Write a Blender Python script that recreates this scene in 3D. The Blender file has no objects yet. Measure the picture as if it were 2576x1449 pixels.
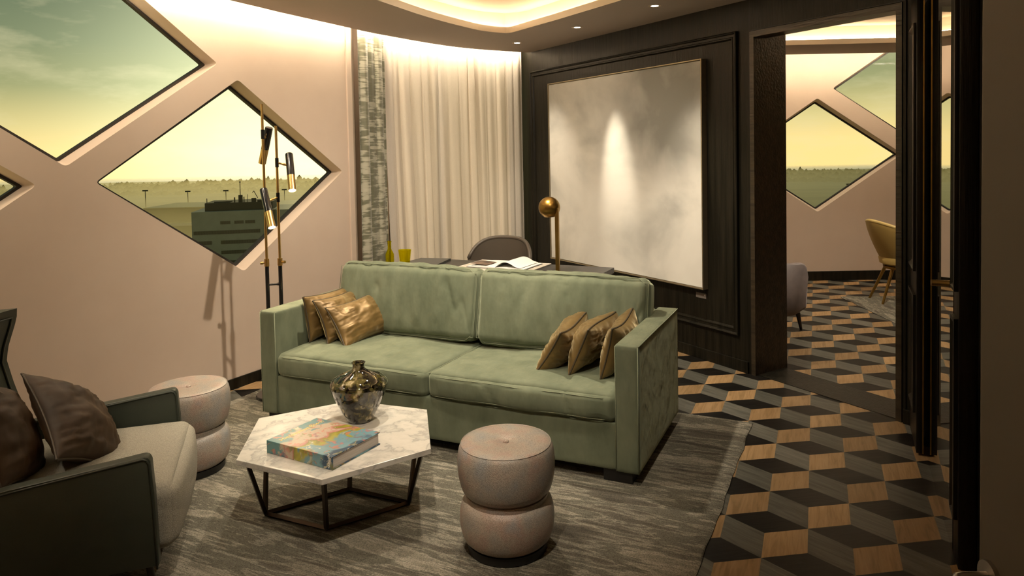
import bpy, bmesh, math, random
from mathutils import Vector, Matrix, noise
from mathutils.geometry import tessellate_polygon
sc = bpy.context.scene
COL = sc.collection
PI = math.pi
random.seed(7)

# ------------------------------------------------------------------ camera
H = 1.55
F, PX, PY = 1790.53, 1327.26, 451.55
RX = Vector((0.9998314025718801, -0.0006853223491637107, -0.018349298744769243))
RY = Vector((-0.018362092232288057, -0.03731637968647904, -0.9991347863906789))
RZ = Vector((0.0, 0.9993032663512975, -0.03732267219302134))
cam = bpy.data.cameras.new('camera')
camo = bpy.data.objects.new('camera', cam); COL.objects.link(camo)
mw = Matrix((( RX.x, -RY.x, -RZ.x, 0), (RX.y, -RY.y, -RZ.y, 0), (RX.z, -RY.z, -RZ.z, H), (0, 0, 0, 1)))
camo.matrix_world = mw
cam.sensor_fit = 'HORIZONTAL'; cam.sensor_width = 36
cam.lens = F / 2576 * 36
cam.shift_x = (1288 - PX) / 2576
cam.shift_y = -(724.5 - PY) / 2576
cam.clip_start = .05; cam.clip_end = 4000
sc.camera = camo

# ------------------------------------------------------------------ exposure
sc.view_settings.view_transform = 'Standard'
sc.view_settings.look = 'None'
sc.view_settings.gamma = 1
sc.view_settings.exposure = 0.55
sc.view_settings.use_curve_mapping = False
sc.cycles.max_bounces = 7
sc.cycles.diffuse_bounces = 4
sc.cycles.glossy_bounces = 4
sc.cycles.transmission_bounces = 6
sc.cycles.transparent_max_bounces = 12
sc.cycles.volume_bounces = 0
sc.cycles.sample_clamp_indirect = 4
sc.cycles.caustics_reflective = False
sc.cycles.caustics_refractive = False
sc.cycles.use_denoising = True

# ------------------------------------------------------------------ world sky
def node(nt, t, **kw):
    n = nt.nodes.new(t)
    for k, v in kw.items():
        if k in n.inputs.keys(): n.inputs[k].default_value = v
        else: setattr(n, k, v)
    return n
def ramp(nt, stops, interp='LINEAR'):
    r = nt.nodes.new('ShaderNodeValToRGB'); cr = r.color_ramp; cr.interpolation = interp
    while len(cr.elements) < len(stops): cr.elements.new(.5)
    for e, (p, c) in zip(cr.elements, stops):
        e.position = p; e.color = (*c, 1) if len(c) == 3 else c
    return r
W = bpy.data.worlds.new('sky'); sc.world = W; W.use_nodes = True
nt = W.node_tree; nt.nodes.clear(); L = nt.links.new
tc = node(nt, 'ShaderNodeTexCoord')
sep = node(nt, 'ShaderNodeSeparateXYZ'); L(tc.outputs['Generated'], sep.inputs[0])
mr = node(nt, 'ShaderNodeMapRange'); mr.inputs[1].default_value = -.04; mr.inputs[2].default_value = .36
L(sep.outputs[2], mr.inputs[0])
cr = ramp(nt, [(0, (.80, .58, .22)), (.13, (.76, .57, .225)), (.20, (.58, .48, .205)), (.32, (.27, .275, .130)), (.45, (.165, .195, .108)), (.65, (.095, .125, .078)), (1, (.07, .10, .07))])
L(mr.outputs[0], cr.inputs[0])
gd = Vector((math.sin(math.radians(-14.5)), math.cos(math.radians(-14.5)), .035)).normalized()
dt = node(nt, 'ShaderNodeVectorMath', operation='DOT_PRODUCT'); dt.inputs[1].default_value = gd
L(tc.outputs['Generated'], dt.inputs[0])
ac = node(nt, 'ShaderNodeMath', operation='ARCCOSINE'); L(dt.outputs['Value'], ac.inputs[0])
gr = node(nt, 'ShaderNodeMapRange', interpolation_type='SMOOTHERSTEP'); gr.inputs[1].default_value = .44; gr.inputs[2].default_value = 0.0
gr.inputs[3].default_value = 0; gr.inputs[4].default_value = 1
L(ac.outputs[0], gr.inputs[0])
mpn = node(nt, 'ShaderNodeMapping'); mpn.inputs['Scale'].default_value = (7, 7, 22)
L(tc.outputs['Generated'], mpn.inputs[0])
cn = node(nt, 'ShaderNodeTexNoise', Scale=1.0, Detail=7.0, Roughness=.62); L(mpn.outputs[0], cn.inputs['Vector'])
cr2 = ramp(nt, [(.50, (0, 0, 0)), (.70, (1, 1, 1))]); L(cn.outputs[0], cr2.inputs[0])
cm = node(nt, 'ShaderNodeMix', data_type='RGBA', blend_type='MIX'); cm.inputs[7].default_value = (.62, .55, .33, 1)
mf = node(nt, 'ShaderNodeMath', operation='MULTIPLY'); mf.inputs[1].default_value = .35
L(cr2.outputs[0], mf.inputs[0]); L(mf.outputs[0], cm.inputs[0]); L(cr.outputs[0], cm.inputs[6])
ga = node(nt, 'ShaderNodeMix', data_type='RGBA', blend_type='ADD'); ga.inputs[7].default_value = (.62, .62, .38, 1)
L(gr.outputs[0], ga.inputs[0]); L(cm.outputs[2], ga.inputs[6])
bg = node(nt, 'ShaderNodeBackground'); bg.inputs[1].default_value = 1.0
L(ga.outputs[2], bg.inputs[0])
wo = node(nt, 'ShaderNodeOutputWorld'); L(bg.outputs[0], wo.inputs[0])
sun = bpy.data.lights.new('low_sun', 'SUN'); sun.energy = .9; sun.color = (1, .78, .36); sun.angle = math.radians(3)
suno = bpy.data.objects.new('low_sun', sun); COL.objects.link(suno); suno.rotation_euler = Vector((-math.sin(math.radians(-14.5)), -math.cos(math.radians(-14.5)), -.06)).to_track_quat('-Z', 'Y').to_euler()

# ------------------------------------------------------------------ materials
def M(name, col, rough=.5, metal=0, col2=None, nscale=8, nmap=(1, 1, 1), sheen=0, sheentint=None, bump=0, bscale=60, bmap=(1, 1, 1),
      coat=0, spec=.5, coord='Object', thr=(.35, .65), det=4, rough2=None):
    m = bpy.data.materials.new(name); m.use_nodes = True; nt = m.node_tree; L = nt.links.new
    p = nt.nodes['Principled BSDF']
    p.inputs['Base Color'].default_value = (*col, 1); p.inputs['Roughness'].default_value = rough
    p.inputs['Metallic'].default_value = metal; p.inputs['Specular IOR Level'].default_value = spec
    p.inputs['Coat Weight'].default_value = coat; p.inputs['Coat Roughness'].default_value = .1
    if sheen:
        p.inputs['Sheen Weight'].default_value = sheen; p.inputs['Sheen Roughness'].default_value = .35
        p.inputs['Sheen Tint'].default_value = (*(sheentint or col), 1)
    tc = node(nt, 'ShaderNodeTexCoord')
    if col2 or rough2 is not None:
        mp = node(nt, 'ShaderNodeMapping'); mp.inputs['Scale'].default_value = nmap; L(tc.outputs[coord], mp.inputs[0])
        n = node(nt, 'ShaderNodeTexNoise', Scale=float(nscale), Detail=float(det), Roughness=.6); L(mp.outputs[0], n.inputs['Vector'])
        if col2:
            r = ramp(nt, [(thr[0], col), (thr[1], col2)]); L(n.outputs[0], r.inputs[0]); L(r.outputs[0], p.inputs['Base Color'])
        if rough2 is not None:
            rr = node(nt, 'ShaderNodeMapRange'); rr.inputs[1].default_value = .35; rr.inputs[2].default_value = .65
            rr.inputs[3].default_value = rough; rr.inputs[4].default_value = rough2
            L(n.outputs[0], rr.inputs[0]); L(rr.outputs[0], p.inputs['Roughness'])
    if bump:
        mp = node(nt, 'ShaderNodeMapping'); mp.inputs['Scale'].default_value = bmap; L(tc.outputs[coord], mp.inputs[0])
        n = node(nt, 'ShaderNodeTexNoise', Scale=float(bscale), Detail=3.0); L(mp.outputs[0], n.inputs['Vector'])
        b = node(nt, 'ShaderNodeBump', Strength=bump, Distance=.01); L(n.outputs[0], b.inputs['Height']); L(b.outputs[0], p.inputs['Normal'])
    return m
def emis(name, col, s):
    m = bpy.data.materials.new(name); m.use_nodes = True; nt = m.node_tree
    p = nt.nodes['Principled BSDF']; p.inputs['Base Color'].default_value = (*col, 1)
    p.inputs['Emission Color'].default_value = (*col, 1); p.inputs['Emission Strength'].default_value = s
    return m
WARM = (1.0, .70, .38)
def two(name, f):
    m = bpy.data.materials.new(name); m.use_nodes = True; nt = m.node_tree; f(nt, nt.links.new, nt.nodes['Principled BSDF']); return m
def f_shag(nt, L, p):
    tc = node(nt, 'ShaderNodeTexCoord')
    n = node(nt, 'ShaderNodeTexNoise', Scale=9.0, Detail=3.0); L(tc.outputs['Object'], n.inputs['Vector'])
    r = ramp(nt, [(.30, (.36, .37, .37)), (.42, (.42, .38, .335)), (.50, (.47, .40, .335)), (.58, (.48, .36, .30)), (.70, (.40, .38, .37))]); L(n.outputs[0], r.inputs[0])
    v = node(nt, 'ShaderNodeTexVoronoi', Scale=330.0); L(tc.outputs['Object'], v.inputs['Vector'])
    mr = node(nt, 'ShaderNodeMapRange'); mr.inputs[1].default_value = 0; mr.inputs[2].default_value = .7; mr.inputs[3].default_value = 1.12; mr.inputs[4].default_value = .62; L(v.outputs['Distance'], mr.inputs[0])
    cc = node(nt, 'ShaderNodeCombineColor'); [L(mr.outputs[0], cc.inputs[i]) for i in range(3)]
    mx = node(nt, 'ShaderNodeMix', data_type='RGBA', blend_type='MULTIPLY'); mx.inputs[0].default_value = 1; L(r.outputs[0], mx.inputs[6]); L(cc.outputs[0], mx.inputs[7]); L(mx.outputs[2], p.inputs['Base Color'])
    p.inputs['Roughness'].default_value = .34; b = node(nt, 'ShaderNodeBump', Strength=.35, Distance=.002, invert=True); L(v.outputs['Distance'], b.inputs['Height']); L(b.outputs[0], p.inputs['Normal'])
mt = {}
mt['wall'] = M('wall_paint', (.60, .485, .395), .6, col2=(.575, .46, .372), nscale=3, bump=.02, bscale=200)
mt['white'] = M('white_gloss_paint', (.66, .56, .47), .45)
mt['ceil'] = M('ceiling_paint', (.50, .43, .385), .8, bump=.02, bscale=150)
mt['ceilw'] = M('cove_paint', (.72, .62, .50), .8)
mt['wood'] = M('black_stained_oak', (.0065, .006, .004), .34, col2=(.016, .0135, .0085), nscale=30, nmap=(1, 1, .045), bump=.25, bscale=90, bmap=(1, 1, .05), rough2=.42, spec=.20)
mt['woodh'] = M('black_stained_oak_cross', (.022, .016, .010), .32, col2=(.05, .036, .020), nscale=22, nmap=(.08, 1, 1), bump=.3, bscale=60, bmap=(.08, 1, 1))
mt['desk'] = M('dark_desk_oak', (.022, .021, .021), .40, col2=(.034, .032, .031), nscale=20, nmap=(.06, 1, 1), bump=.15, bscale=60, bmap=(.06, 1, 1))
mt['black'] = M('black_lacquer', (.006, .006, .007), .18, coat=.5)
mt['matblack'] = M('matt_black', (.008, .008, .008), .5)
mt['frameb'] = M('black_window_frame', (.012, .010, .008), .5)
mt['brass'] = M('brushed_brass', (.62, .42, .16), .28, 1, bump=.03, bscale=200, bmap=(1, 1, .02))
mt['abrass'] = M('aged_brass', (.42, .27, .08), .32, 1, col2=(.30, .17, .04), nscale=6)
mt['velvet'] = M('sage_velvet', (.165, .185, .125), .8, col2=(.105, .125, .082), nscale=5, nmap=(1.6, 1.6, .8), thr=(.3, .7), sheen=.7, sheentint=(.72, .78, .56), bump=.55, bscale=11, bmap=(1.5, 1.2, .7), spec=.15)
mt['seam'] = M('sage_velvet_seam', (.18, .20, .135), .8, sheen=.6, sheentint=(.72, .78, .56), spec=.15)
mt['gold'] = M('bronze_velvet', (.185, .115, .034), .44, col2=(.12, .070, .018), nscale=5, sheen=1.0, sheentint=(1, .84, .52), bump=.02, bscale=26, bmap=(1, 2.5, 1), spec=.7, metal=.42)
mt['browng'] = M('brown_velvet', (.042, .020, .004), .62, col2=(.024, .011, .0025), nscale=6, sheen=.12, sheentint=(.4, .24, .09), bump=.05, bscale=22, bmap=(1, 2.5, 1))
mt['pipe'] = M('dark_piping', (.055, .040, .022), .5)
mt['leather'] = M('green_grey_leather', (.040, .050, .038), .42, col2=(.034, .044, .032), nscale=12, bump=.08, bscale=260)
mt['leatherp'] = M('green_grey_leather_piping', (.032, .040, .030), .4)
mt['tweed'] = M('light_tweed', (.42, .40, .33), .85, col2=(.30, .285, .235), nscale=260, thr=(.4, .6), bump=.5, bscale=320)
mt['shag'] = two('shagreen', f_shag)
mt['bronze'] = M('dark_bronze_metal', (.060, .040, .026), .38, .8)
mt['steel'] = M('satin_steel', (.5, .46, .42), .3, 1)
mt['champ'] = M('champagne_frame', (.42, .36, .25), .32, .8)
mt['paper'] = M('white_paper', (.80, .79, .76), .6)
mt['grey'] = M('grey_cover', (.055, .055, .052), .45)
mt['lgrey'] = M('pale_board', (.55, .50, .42), .5)
mt['chairl'] = M('taupe_leather', (.085, .070, .055), .4, bump=.05, bscale=200)
mt['tan'] = M('mustard_leather', (.42, .29, .09), .5)
mt['ocher'] = M('mustard_leather_edge', (.48, .35, .12), .45)
mt['greyv'] = M('taupe_velvet', (.23, .19, .18), .6, col2=(.16, .13, .125), nscale=5, sheen=.5, sheentint=(.8, .75, .75))
mt['darkleg'] = M('dark_wood_leg', (.014, .009, .006), .3)
mt['led'] = emis('led_strip', (1.0, .82, .58), 125)
mt['led2'] = emis('cove_led_strip', (1.0, .80, .52), 26)
mt['bulb'] = emis('lamp_glow', (1.0, .88, .66), 14)
mt['bulb2'] = emis('downlight_glow', (1.0, .92, .78), 12)
mt['plate'] = M('grey_plaque', (.16, .14, .125), .4)
mt['offw'] = M('plaque_print', (.45, .43, .40), .5)

def two(name, f):
    m = bpy.data.materials.new(name); m.use_nodes = True; nt = m.node_tree; f(nt, nt.links.new, nt.nodes['Principled BSDF']); return m
def f_marble(nt, L, p):
    tc = node(nt, 'ShaderNodeTexCoord')
    n0 = node(nt, 'ShaderNodeTexNoise', Scale=3.5, Detail=4.0); L(tc.outputs['Object'], n0.inputs['Vector'])
    mx = node(nt, 'ShaderNodeMix', data_type='RGBA'); mx.inputs[0].default_value = .16
    L(tc.outputs['Object'], mx.inputs[6]); L(n0.outputs['Color'], mx.inputs[7])
    n = node(nt, 'ShaderNodeTexNoise', Scale=7.0, Detail=8.0, Roughness=.6); L(mx.outputs[2], n.inputs['Vector'])
    r = ramp(nt, [(.40, (.60, .57, .51)), (.49, (.46, .44, .40)), (.505, (.38, .365, .335)), (.53, (.56, .53, .475)), (.62, (.61, .575, .515)), (.72, (.50, .475, .43))]); L(n.outputs[0], r.inputs[0])
    L(r.outputs[0], p.inputs['Base Color']); p.inputs['Roughness'].default_value = .22
mt['marble'] = two('white_marble', f_marble)
def f_paint(nt, L, p):
    tc = node(nt, 'ShaderNodeTexCoord')
    mp = node(nt, 'ShaderNodeMapping'); mp.inputs['Scale'].default_value = (1.1, 1, 1.35); mp.inputs['Location'].default_value = (.55, 0, 2.2)
    L(tc.outputs['Object'], mp.inputs[0])
    n = node(nt, 'ShaderNodeTexNoise', Scale=1.15, Detail=6.0, Roughness=.5, Distortion=.4); L(mp.outputs[0], n.inputs['Vector'])
    r = ramp(nt, [(.34, (.46, .46, .43)), (.45, (.66, .65, .60)), (.54, (.78, .76, .70)), (.66, (.84, .82, .76))]); L(n.outputs[0], r.inputs[0])
    # the dark cloud of the picture sits in its upper right quarter
    g = node(nt, 'ShaderNodeVectorMath', operation='DISTANCE'); g.inputs[1].default_value = (-.80, -.06, 1.95)
    L(tc.outputs['Object'], g.inputs[0])
    mr = node(nt, 'ShaderNodeMapRange', interpolation_type='SMOOTHERSTEP'); mr.inputs[1].default_value = .15; mr.inputs[2].default_value = 1.0
    mr.inputs[3].default_value = 1.0; mr.inputs[4].default_value = 0; L(g.outputs['Value'], mr.inputs[0])
    n2 = node(nt, 'ShaderNodeTexNoise', Scale=2.2, Detail=4.0, Distortion=.3); L(tc.outputs['Object'], n2.inputs['Vector'])
    mm = node(nt, 'ShaderNodeMath', operation='MULTIPLY'); L(mr.outputs[0], mm.inputs[0]); L(n2.outputs[0], mm.inputs[1])
    mx = node(nt, 'ShaderNodeMix', data_type='RGBA'); mx.inputs[7].default_value = (.24, .24, .22, 1)
    m2 = node(nt, 'ShaderNodeMath', operation='MULTIPLY', use_clamp=True); m2.inputs[1].default_value = 1.9; L(mm.outputs[0], m2.inputs[0])
    L(m2.outputs[0], mx.inputs[0]); L(r.outputs[0], mx.inputs[6])
    L(mx.outputs[2], p.inputs['Base Color']); p.inputs['Roughness'].default_value = .32
mt['painting'] = two('cloud_painting', f_paint)
def f_rug(nt, L, p):
    tc = node(nt, 'ShaderNodeTexCoord')
    mp = node(nt, 'ShaderNodeMapping'); mp.inputs['Scale'].default_value = (1.15, 8.0, 1); mp.inputs['Rotation'].default_value = (0, 0, .10); L(tc.outputs['Object'], mp.inputs[0])
    n = node(nt, 'ShaderNodeTexNoise', Scale=1.0, Detail=9.0, Roughness=.66, Distortion=.25); L(mp.outputs[0], n.inputs['Vector'])
    r = ramp(nt, [(.34, (.062, .055, .044)), (.42, (.105, .095, .076)), (.455, (.225, .208, .170)), (.475, (.098, .092, .073)), (.54, (.125, .118, .094)), (.56, (.265, .243, .200)), (.62, (.16, .148, .118)), (.70, (.31, .275, .225))])
    nb_ = node(nt, 'ShaderNodeTexNoise', Scale=1.6, Detail=3.0); L(tc.outputs['Object'], nb_.inputs['Vector'])
    md = node(nt, 'ShaderNodeMath', operation='MULTIPLY_ADD'); md.inputs[1].default_value = .45; md.inputs[2].default_value = -.225; L(nb_.outputs[0], md.inputs[0])
    sm = node(nt, 'ShaderNodeMath', operation='ADD'); L(n.outputs[0], sm.inputs[0]); L(md.outputs[0], sm.inputs[1])
    L(sm.outputs[0], r.inputs[0])
    n2 = node(nt, 'ShaderNodeTexNoise', Scale=190.0, Detail=2.0); L(tc.outputs['Object'], n2.inputs['Vector'])
    mx = node(nt, 'ShaderNodeMix', data_type='RGBA', blend_type='MULTIPLY'); mx.inputs[0].default_value = .75
    r2 = ramp(nt, [(.3, (.5, .5, .5)), (.6, (1.35, 1.35, 1.3))]); L(n2.outputs[0], r2.inputs[0])
    L(r.outputs[0], mx.inputs[6]); L(r2.outputs[0], mx.inputs[7]); L(mx.outputs[2], p.inputs['Base Color'])
    p.inputs['Roughness'].default_value = .9; p.inputs['Specular IOR Level'].default_value = .2
    ad = node(nt, 'ShaderNodeMath', operation='ADD'); L(n2.outputs[0], ad.inputs[0]); L(n.outputs[0], ad.inputs[1])
    b = node(nt, 'ShaderNodeBump', Strength=.7, Distance=.006); L(ad.outputs[0], b.inputs['Height']); L(b.outputs[0], p.inputs['Normal'])
mt['rug'] = two('streaked_rug_pile', f_rug)
def f_floor(ang, c1, c2, c3):
    def f(nt, L, p):
        tc = node(nt, 'ShaderNodeTexCoord')
        at = node(nt, 'ShaderNodeAttribute', attribute_name='tint')
        ad = node(nt, 'ShaderNodeVectorMath', operation='ADD'); L(tc.outputs['Object'], ad.inputs[0])
        sc_ = node(nt, 'ShaderNodeVectorMath', operation='SCALE'); sc_.inputs['Scale'].default_value = 40; L(at.outputs['Color'], sc_.inputs[0]); L(sc_.outputs[0], ad.inputs[1])
        mp0 = node(nt, 'ShaderNodeMapping'); mp0.inputs['Rotation'].default_value = (0, 0, -ang); L(ad.outputs[0], mp0.inputs[0])
        mp = node(nt, 'ShaderNodeMapping'); mp.inputs['Scale'].default_value = (3, 32, 1); L(mp0.outputs[0], mp.inputs[0])
        n = node(nt, 'ShaderNodeTexNoise', Scale=1.5, Detail=6.0, Roughness=.6, Distortion=.8); L(mp.outputs[0], n.inputs['Vector'])
        r = ramp(nt, [(.36, c1), (.5, c2), (.66, c3)]); L(n.outputs[0], r.inputs[0])
        hs = node(nt, 'ShaderNodeMix', data_type='RGBA', blend_type='MULTIPLY'); hs.inputs[0].default_value = 1
        sp = node(nt, 'ShaderNodeSeparateColor'); L(at.outputs['Color'], sp.inputs[0])
        mr = node(nt, 'ShaderNodeMapRange'); mr.inputs[3].default_value = .78; mr.inputs[4].default_value = 1.15; L(sp.outputs[0], mr.inputs[0])
        cc = node(nt, 'ShaderNodeCombineColor'); [L(mr.outputs[0], cc.inputs[i]) for i in range(3)]
        L(r.outputs[0], hs.inputs[6]); L(cc.outputs[0], hs.inputs[7]); L(hs.outputs[2], p.inputs['Base Color'])
        p.inputs['Roughness'].default_value = .40; p.inputs['Specular IOR Level'].default_value = .14
        b = node(nt, 'ShaderNodeBump', Strength=.12, Distance=.004); L(n.outputs[0], b.inputs['Height']); L(b.outputs[0], p.inputs['Normal'])
    return f
BA = math.radians(90 - 82.04); BV = math.radians(90 - 22.04); BC = math.radians(90 + 37.96)
mt['oak'] = two('light_oak_tile', f_floor(BV, (.23, .145, .066), (.30, .190, .092), (.345, .225, .115)))
mt['greyoak'] = two('grey_oak_tile', f_floor(BC, (.070, .068, .055), (.095, .093, .077), (.125, .12, .10)))
mt['blackoak'] = two('black_oak_tile', f_floor(BA, (.005, .0045, .004), (.008, .007, .006), (.012, .011, .009)))
def f_sheer(nt, L, p):
    tc = node(nt, 'ShaderNodeTexCoord')
    mp = node(nt, 'ShaderNodeMapping'); mp.inputs['Scale'].default_value = (1, 1, 1); L(tc.outputs['Object'], mp.inputs[0])
    n = node(nt, 'ShaderNodeTexNoise', Scale=240.0, Detail=2.0); L(mp.outputs[0], n.inputs['Vector'])
    r = ramp(nt, [(.3, (.74, .68, .60)), (.7, (.84, .775, .69))]); L(n.outputs[0], r.inputs[0]); L(r.outputs[0], p.inputs['Base Color'])
    p.inputs['Roughness'].default_value = .9
    tr = node(nt, 'ShaderNodeBsdfTranslucent'); tr.inputs[0].default_value = (.80, .66, .60, 1)
    mx = node(nt, 'ShaderNodeMixShader'); mx.inputs[0].default_value = .30
    L(p.outputs[0], mx.inputs[1]); L(tr.outputs[0], mx.inputs[2]); L(mx.outputs[0], nt.nodes['Material Output'].inputs[0])
mt['sheer'] = two('linen_sheer', f_sheer)
def f_drape(nt, L, p):
    uv = node(nt, 'ShaderNodeUVMap')
    mp = node(nt, 'ShaderNodeMapping'); mp.inputs['Scale'].default_value = (5.5, 60, 1); L(uv.outputs[0], mp.inputs[0])
    n = node(nt, 'ShaderNodeTexNoise', Scale=1.0, Detail=5.0, Roughness=.6); L(mp.outputs[0], n.inputs['Vector'])
    mp2 = node(nt, 'ShaderNodeMapping'); mp2.inputs['Scale'].default_value = (4, 6, 1); L(uv.outputs[0], mp2.inputs[0])
    n2 = node(nt, 'ShaderNodeTexNoise', Scale=1.6, Detail=2.0); L(mp2.outputs[0], n2.inputs['Vector'])
    a = node(nt, 'ShaderNodeMath', operation='ADD'); L(n.outputs[0], a.inputs[0]); L(n2.outputs[0], a.inputs[1])
    r = ramp(nt, [(.44, (.13, .13, .085)), (.50, (.17, .17, .12)), (.52, (.36, .35, .27)), (.62, (.42, .40, .32))], 'LINEAR')
    h = node(nt, 'ShaderNodeMath', operation='MULTIPLY'); h.inputs[1].default_value = .5; L(a.outputs[0], h.inputs[0]); L(h.outputs[0], r.inputs[0])
    L(r.outputs[0], p.inputs['Base Color']); p.inputs['Roughness'].default_value = .42; p.inputs['Sheen Weight'].default_value = .3
mt['drape'] = two('silver_sage_jacquard', f_drape)
def f_glass(tint, fac):
    def f(nt, L, p):
        nt.nodes.remove(p)
        g = node(nt, 'ShaderNodeBsdfGlossy'); g.inputs['Roughness'].default_value = .02
        t = node(nt, 'ShaderNodeBsdfTransparent'); t.inputs[0].default_value = (*tint, 1)
        fr = node(nt, 'ShaderNodeFresnel', IOR=1.35); mm = node(nt, 'ShaderNodeMath', operation='MULTIPLY'); mm.inputs[1].default_value = fac
        L(fr.outputs[0], mm.inputs[0])
        mx = node(nt, 'ShaderNodeMixShader'); L(mm.outputs[0], mx.inputs[0]); L(t.outputs[0], mx.inputs[1]); L(g.outputs[0], mx.inputs[2])
        L(mx.outputs[0], nt.nodes['Material Output'].inputs[0])
    return f
mt['glass'] = two('window_glass', f_glass((.97, .98, .95), .12))
def f_yglass(nt, L, p):
    p.inputs['Base Color'].default_value = (.80, .78, .03, 1); p.inputs['Transmission Weight'].default_value = 1; p.inputs['Roughness'].default_value = .03; p.inputs['IOR'].default_value = 1.35
    g = node(nt, 'ShaderNodeBsdfTransparent'); g.inputs[0].default_value = (.93, .90, .10, 1)
    mx = node(nt, 'ShaderNodeMixShader'); mx.inputs[0].default_value = .78
    L(p.outputs[0], mx.inputs[1]); L(g.outputs[0], mx.inputs[2]); L(mx.outputs[0], nt.nodes['Material Output'].inputs[0])
mt['yglass'] = two('yellow_glass', f_yglass)
def f_vase(nt, L, p):
    tc = node(nt, 'ShaderNodeTexCoord')
    mp = node(nt, 'ShaderNodeMapping'); mp.inputs['Scale'].default_value = (1, 1, .75); L(tc.outputs['Object'], mp.inputs[0])
    n = node(nt, 'ShaderNodeTexNoise', Scale=25.0, Detail=3.0, Distortion=1.5); L(mp.outputs[0], n.inputs['Vector'])
    r = ramp(nt, [(.40, (0, 0, 0)), (.46, (1, 1, 1))]); L(n.outputs[0], r.inputs[0])
    n2 = node(nt, 'ShaderNodeTexNoise', Scale=26.0, Detail=2.0); L(mp.outputs[0], n2.inputs['Vector'])
    r2 = ramp(nt, [(.46, (.008, .007, .004)), (.54, (.06, .052, .014)), (.61, (.10, .08, .025)), (.70, (.42, .35, .20))]); L(n2.outputs[0], r2.inputs[0])
    L(r2.outputs[0], p.inputs['Base Color']); p.inputs['Roughness'].default_value = .04; p.inputs['Coat Weight'].default_value = 1; p.inputs['Coat Roughness'].default_value = .02
    g = node(nt, 'ShaderNodeBsdfTransparent'); g.inputs[0].default_value = (.36, .32, .24, 1)
    gl = node(nt, 'ShaderNodeBsdfGlossy'); gl.inputs['Roughness'].default_value = .03
    m0 = node(nt, 'ShaderNodeMixShader'); m0.inputs[0].default_value = .12; L(g.outputs[0], m0.inputs[1]); L(gl.outputs[0], m0.inputs[2])
    mx = node(nt, 'ShaderNodeMixShader'); L(r.outputs[0], mx.inputs[0]); L(m0.outputs[0], mx.inputs[1]); L(p.outputs[0], mx.inputs[2]); L(mx.outputs[0], nt.nodes['Material Output'].inputs[0])
mt['vase'] = two('mottled_smoke_glass', f_vase)
mt['mirror'] = M('mirror_silver', (.66, .66, .62), .01, 1)

# ------------------------------------------------------------------ helpers
def mesh_obj(name, bm, mat, parent=None, smooth=None, loc=None, rot=None):
    me = bpy.data.meshes.new(name)
    bmesh.ops.recalc_face_normals(bm, faces=bm.faces) if smooth != 'keep' else None
    bm.to_mesh(me); bm.free()
    for m in (mat if isinstance(mat, (list, tuple)) else [mat]): me.materials.append(m)
    if smooth == 'all' or smooth == 'keep': me.shade_smooth()
    elif smooth: me.shade_smooth(); me.set_sharp_from_angle(angle=math.radians(smooth))
    o = bpy.data.objects.new(name, me); COL.objects.link(o)
    if loc is not None: o.location = loc
    if rot is not None: o.rotation_euler = rot
    if parent: o.parent = parent
    return o
def tag(o, label=None, cat=None, group=None, kind=None):
    if label: o['label'] = label
    if cat: o['category'] = cat
    if group: o['group'] = group
    if kind: o['kind'] = kind
    return o
def empty(name, loc=(0, 0, 0), rz=0, label=None, cat=None, group=None, kind=None):
    o = bpy.data.objects.new(name, None); COL.objects.link(o); o.location = loc; o.rotation_euler = (0, 0, rz); o.empty_display_size = .1
    return tag(o, label, cat, group, kind)
def copy_tree(o, parent=None):
    c = o.copy(); COL.objects.link(c)
    if parent: c.parent = parent
    for ch in list(o.children): copy_tree(ch, c)
    return c
def box(bm, x0, x1, y0, y1, z0, z1, bev=0, seg=2, mi=0):
    vs = [bm.verts.new((x, y, z)) for x in (x0, x1) for y in (y0, y1) for z in (z0, z1)]
    fs = [bm.faces.new([vs[i] for i in q]) for q in ((0, 1, 3, 2), (4, 6, 7, 5), (0, 4, 5, 1), (2, 3, 7, 6), (0, 2, 6, 4), (1, 5, 7, 3))]
    for f in fs: f.material_index = mi
    if bev:
        es = list({e for f in fs for e in f.edges})
        bmesh.ops.bevel(bm, geom=es, offset=bev, segments=seg, profile=.5, affect='EDGES')
    return vs
def prism(bm, poly, z0, z1, bev=0, xf=None, mi=0):
    xf = xf or (lambda a, b, c: (a, b, c))
    lo = [bm.verts.new(xf(x, y, z0)) for x, y in poly]; hi = [bm.verts.new(xf(x, y, z1)) for x, y in poly]
    n = len(poly); fs = [bm.faces.new(lo[::-1]), bm.faces.new(hi)]
    for i in range(n): fs.append(bm.faces.new((lo[i], lo[(i + 1) % n], hi[(i + 1) % n], hi[i])))
    for f in fs: f.material_index = mi
    if bev:
        es = list({e for f in fs[:2] for e in f.edges} | {e for f in fs for e in f.edges})
        bmesh.ops.bevel(bm, geom=es, offset=bev, segments=2, profile=.5, affect='EDGES')
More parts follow.
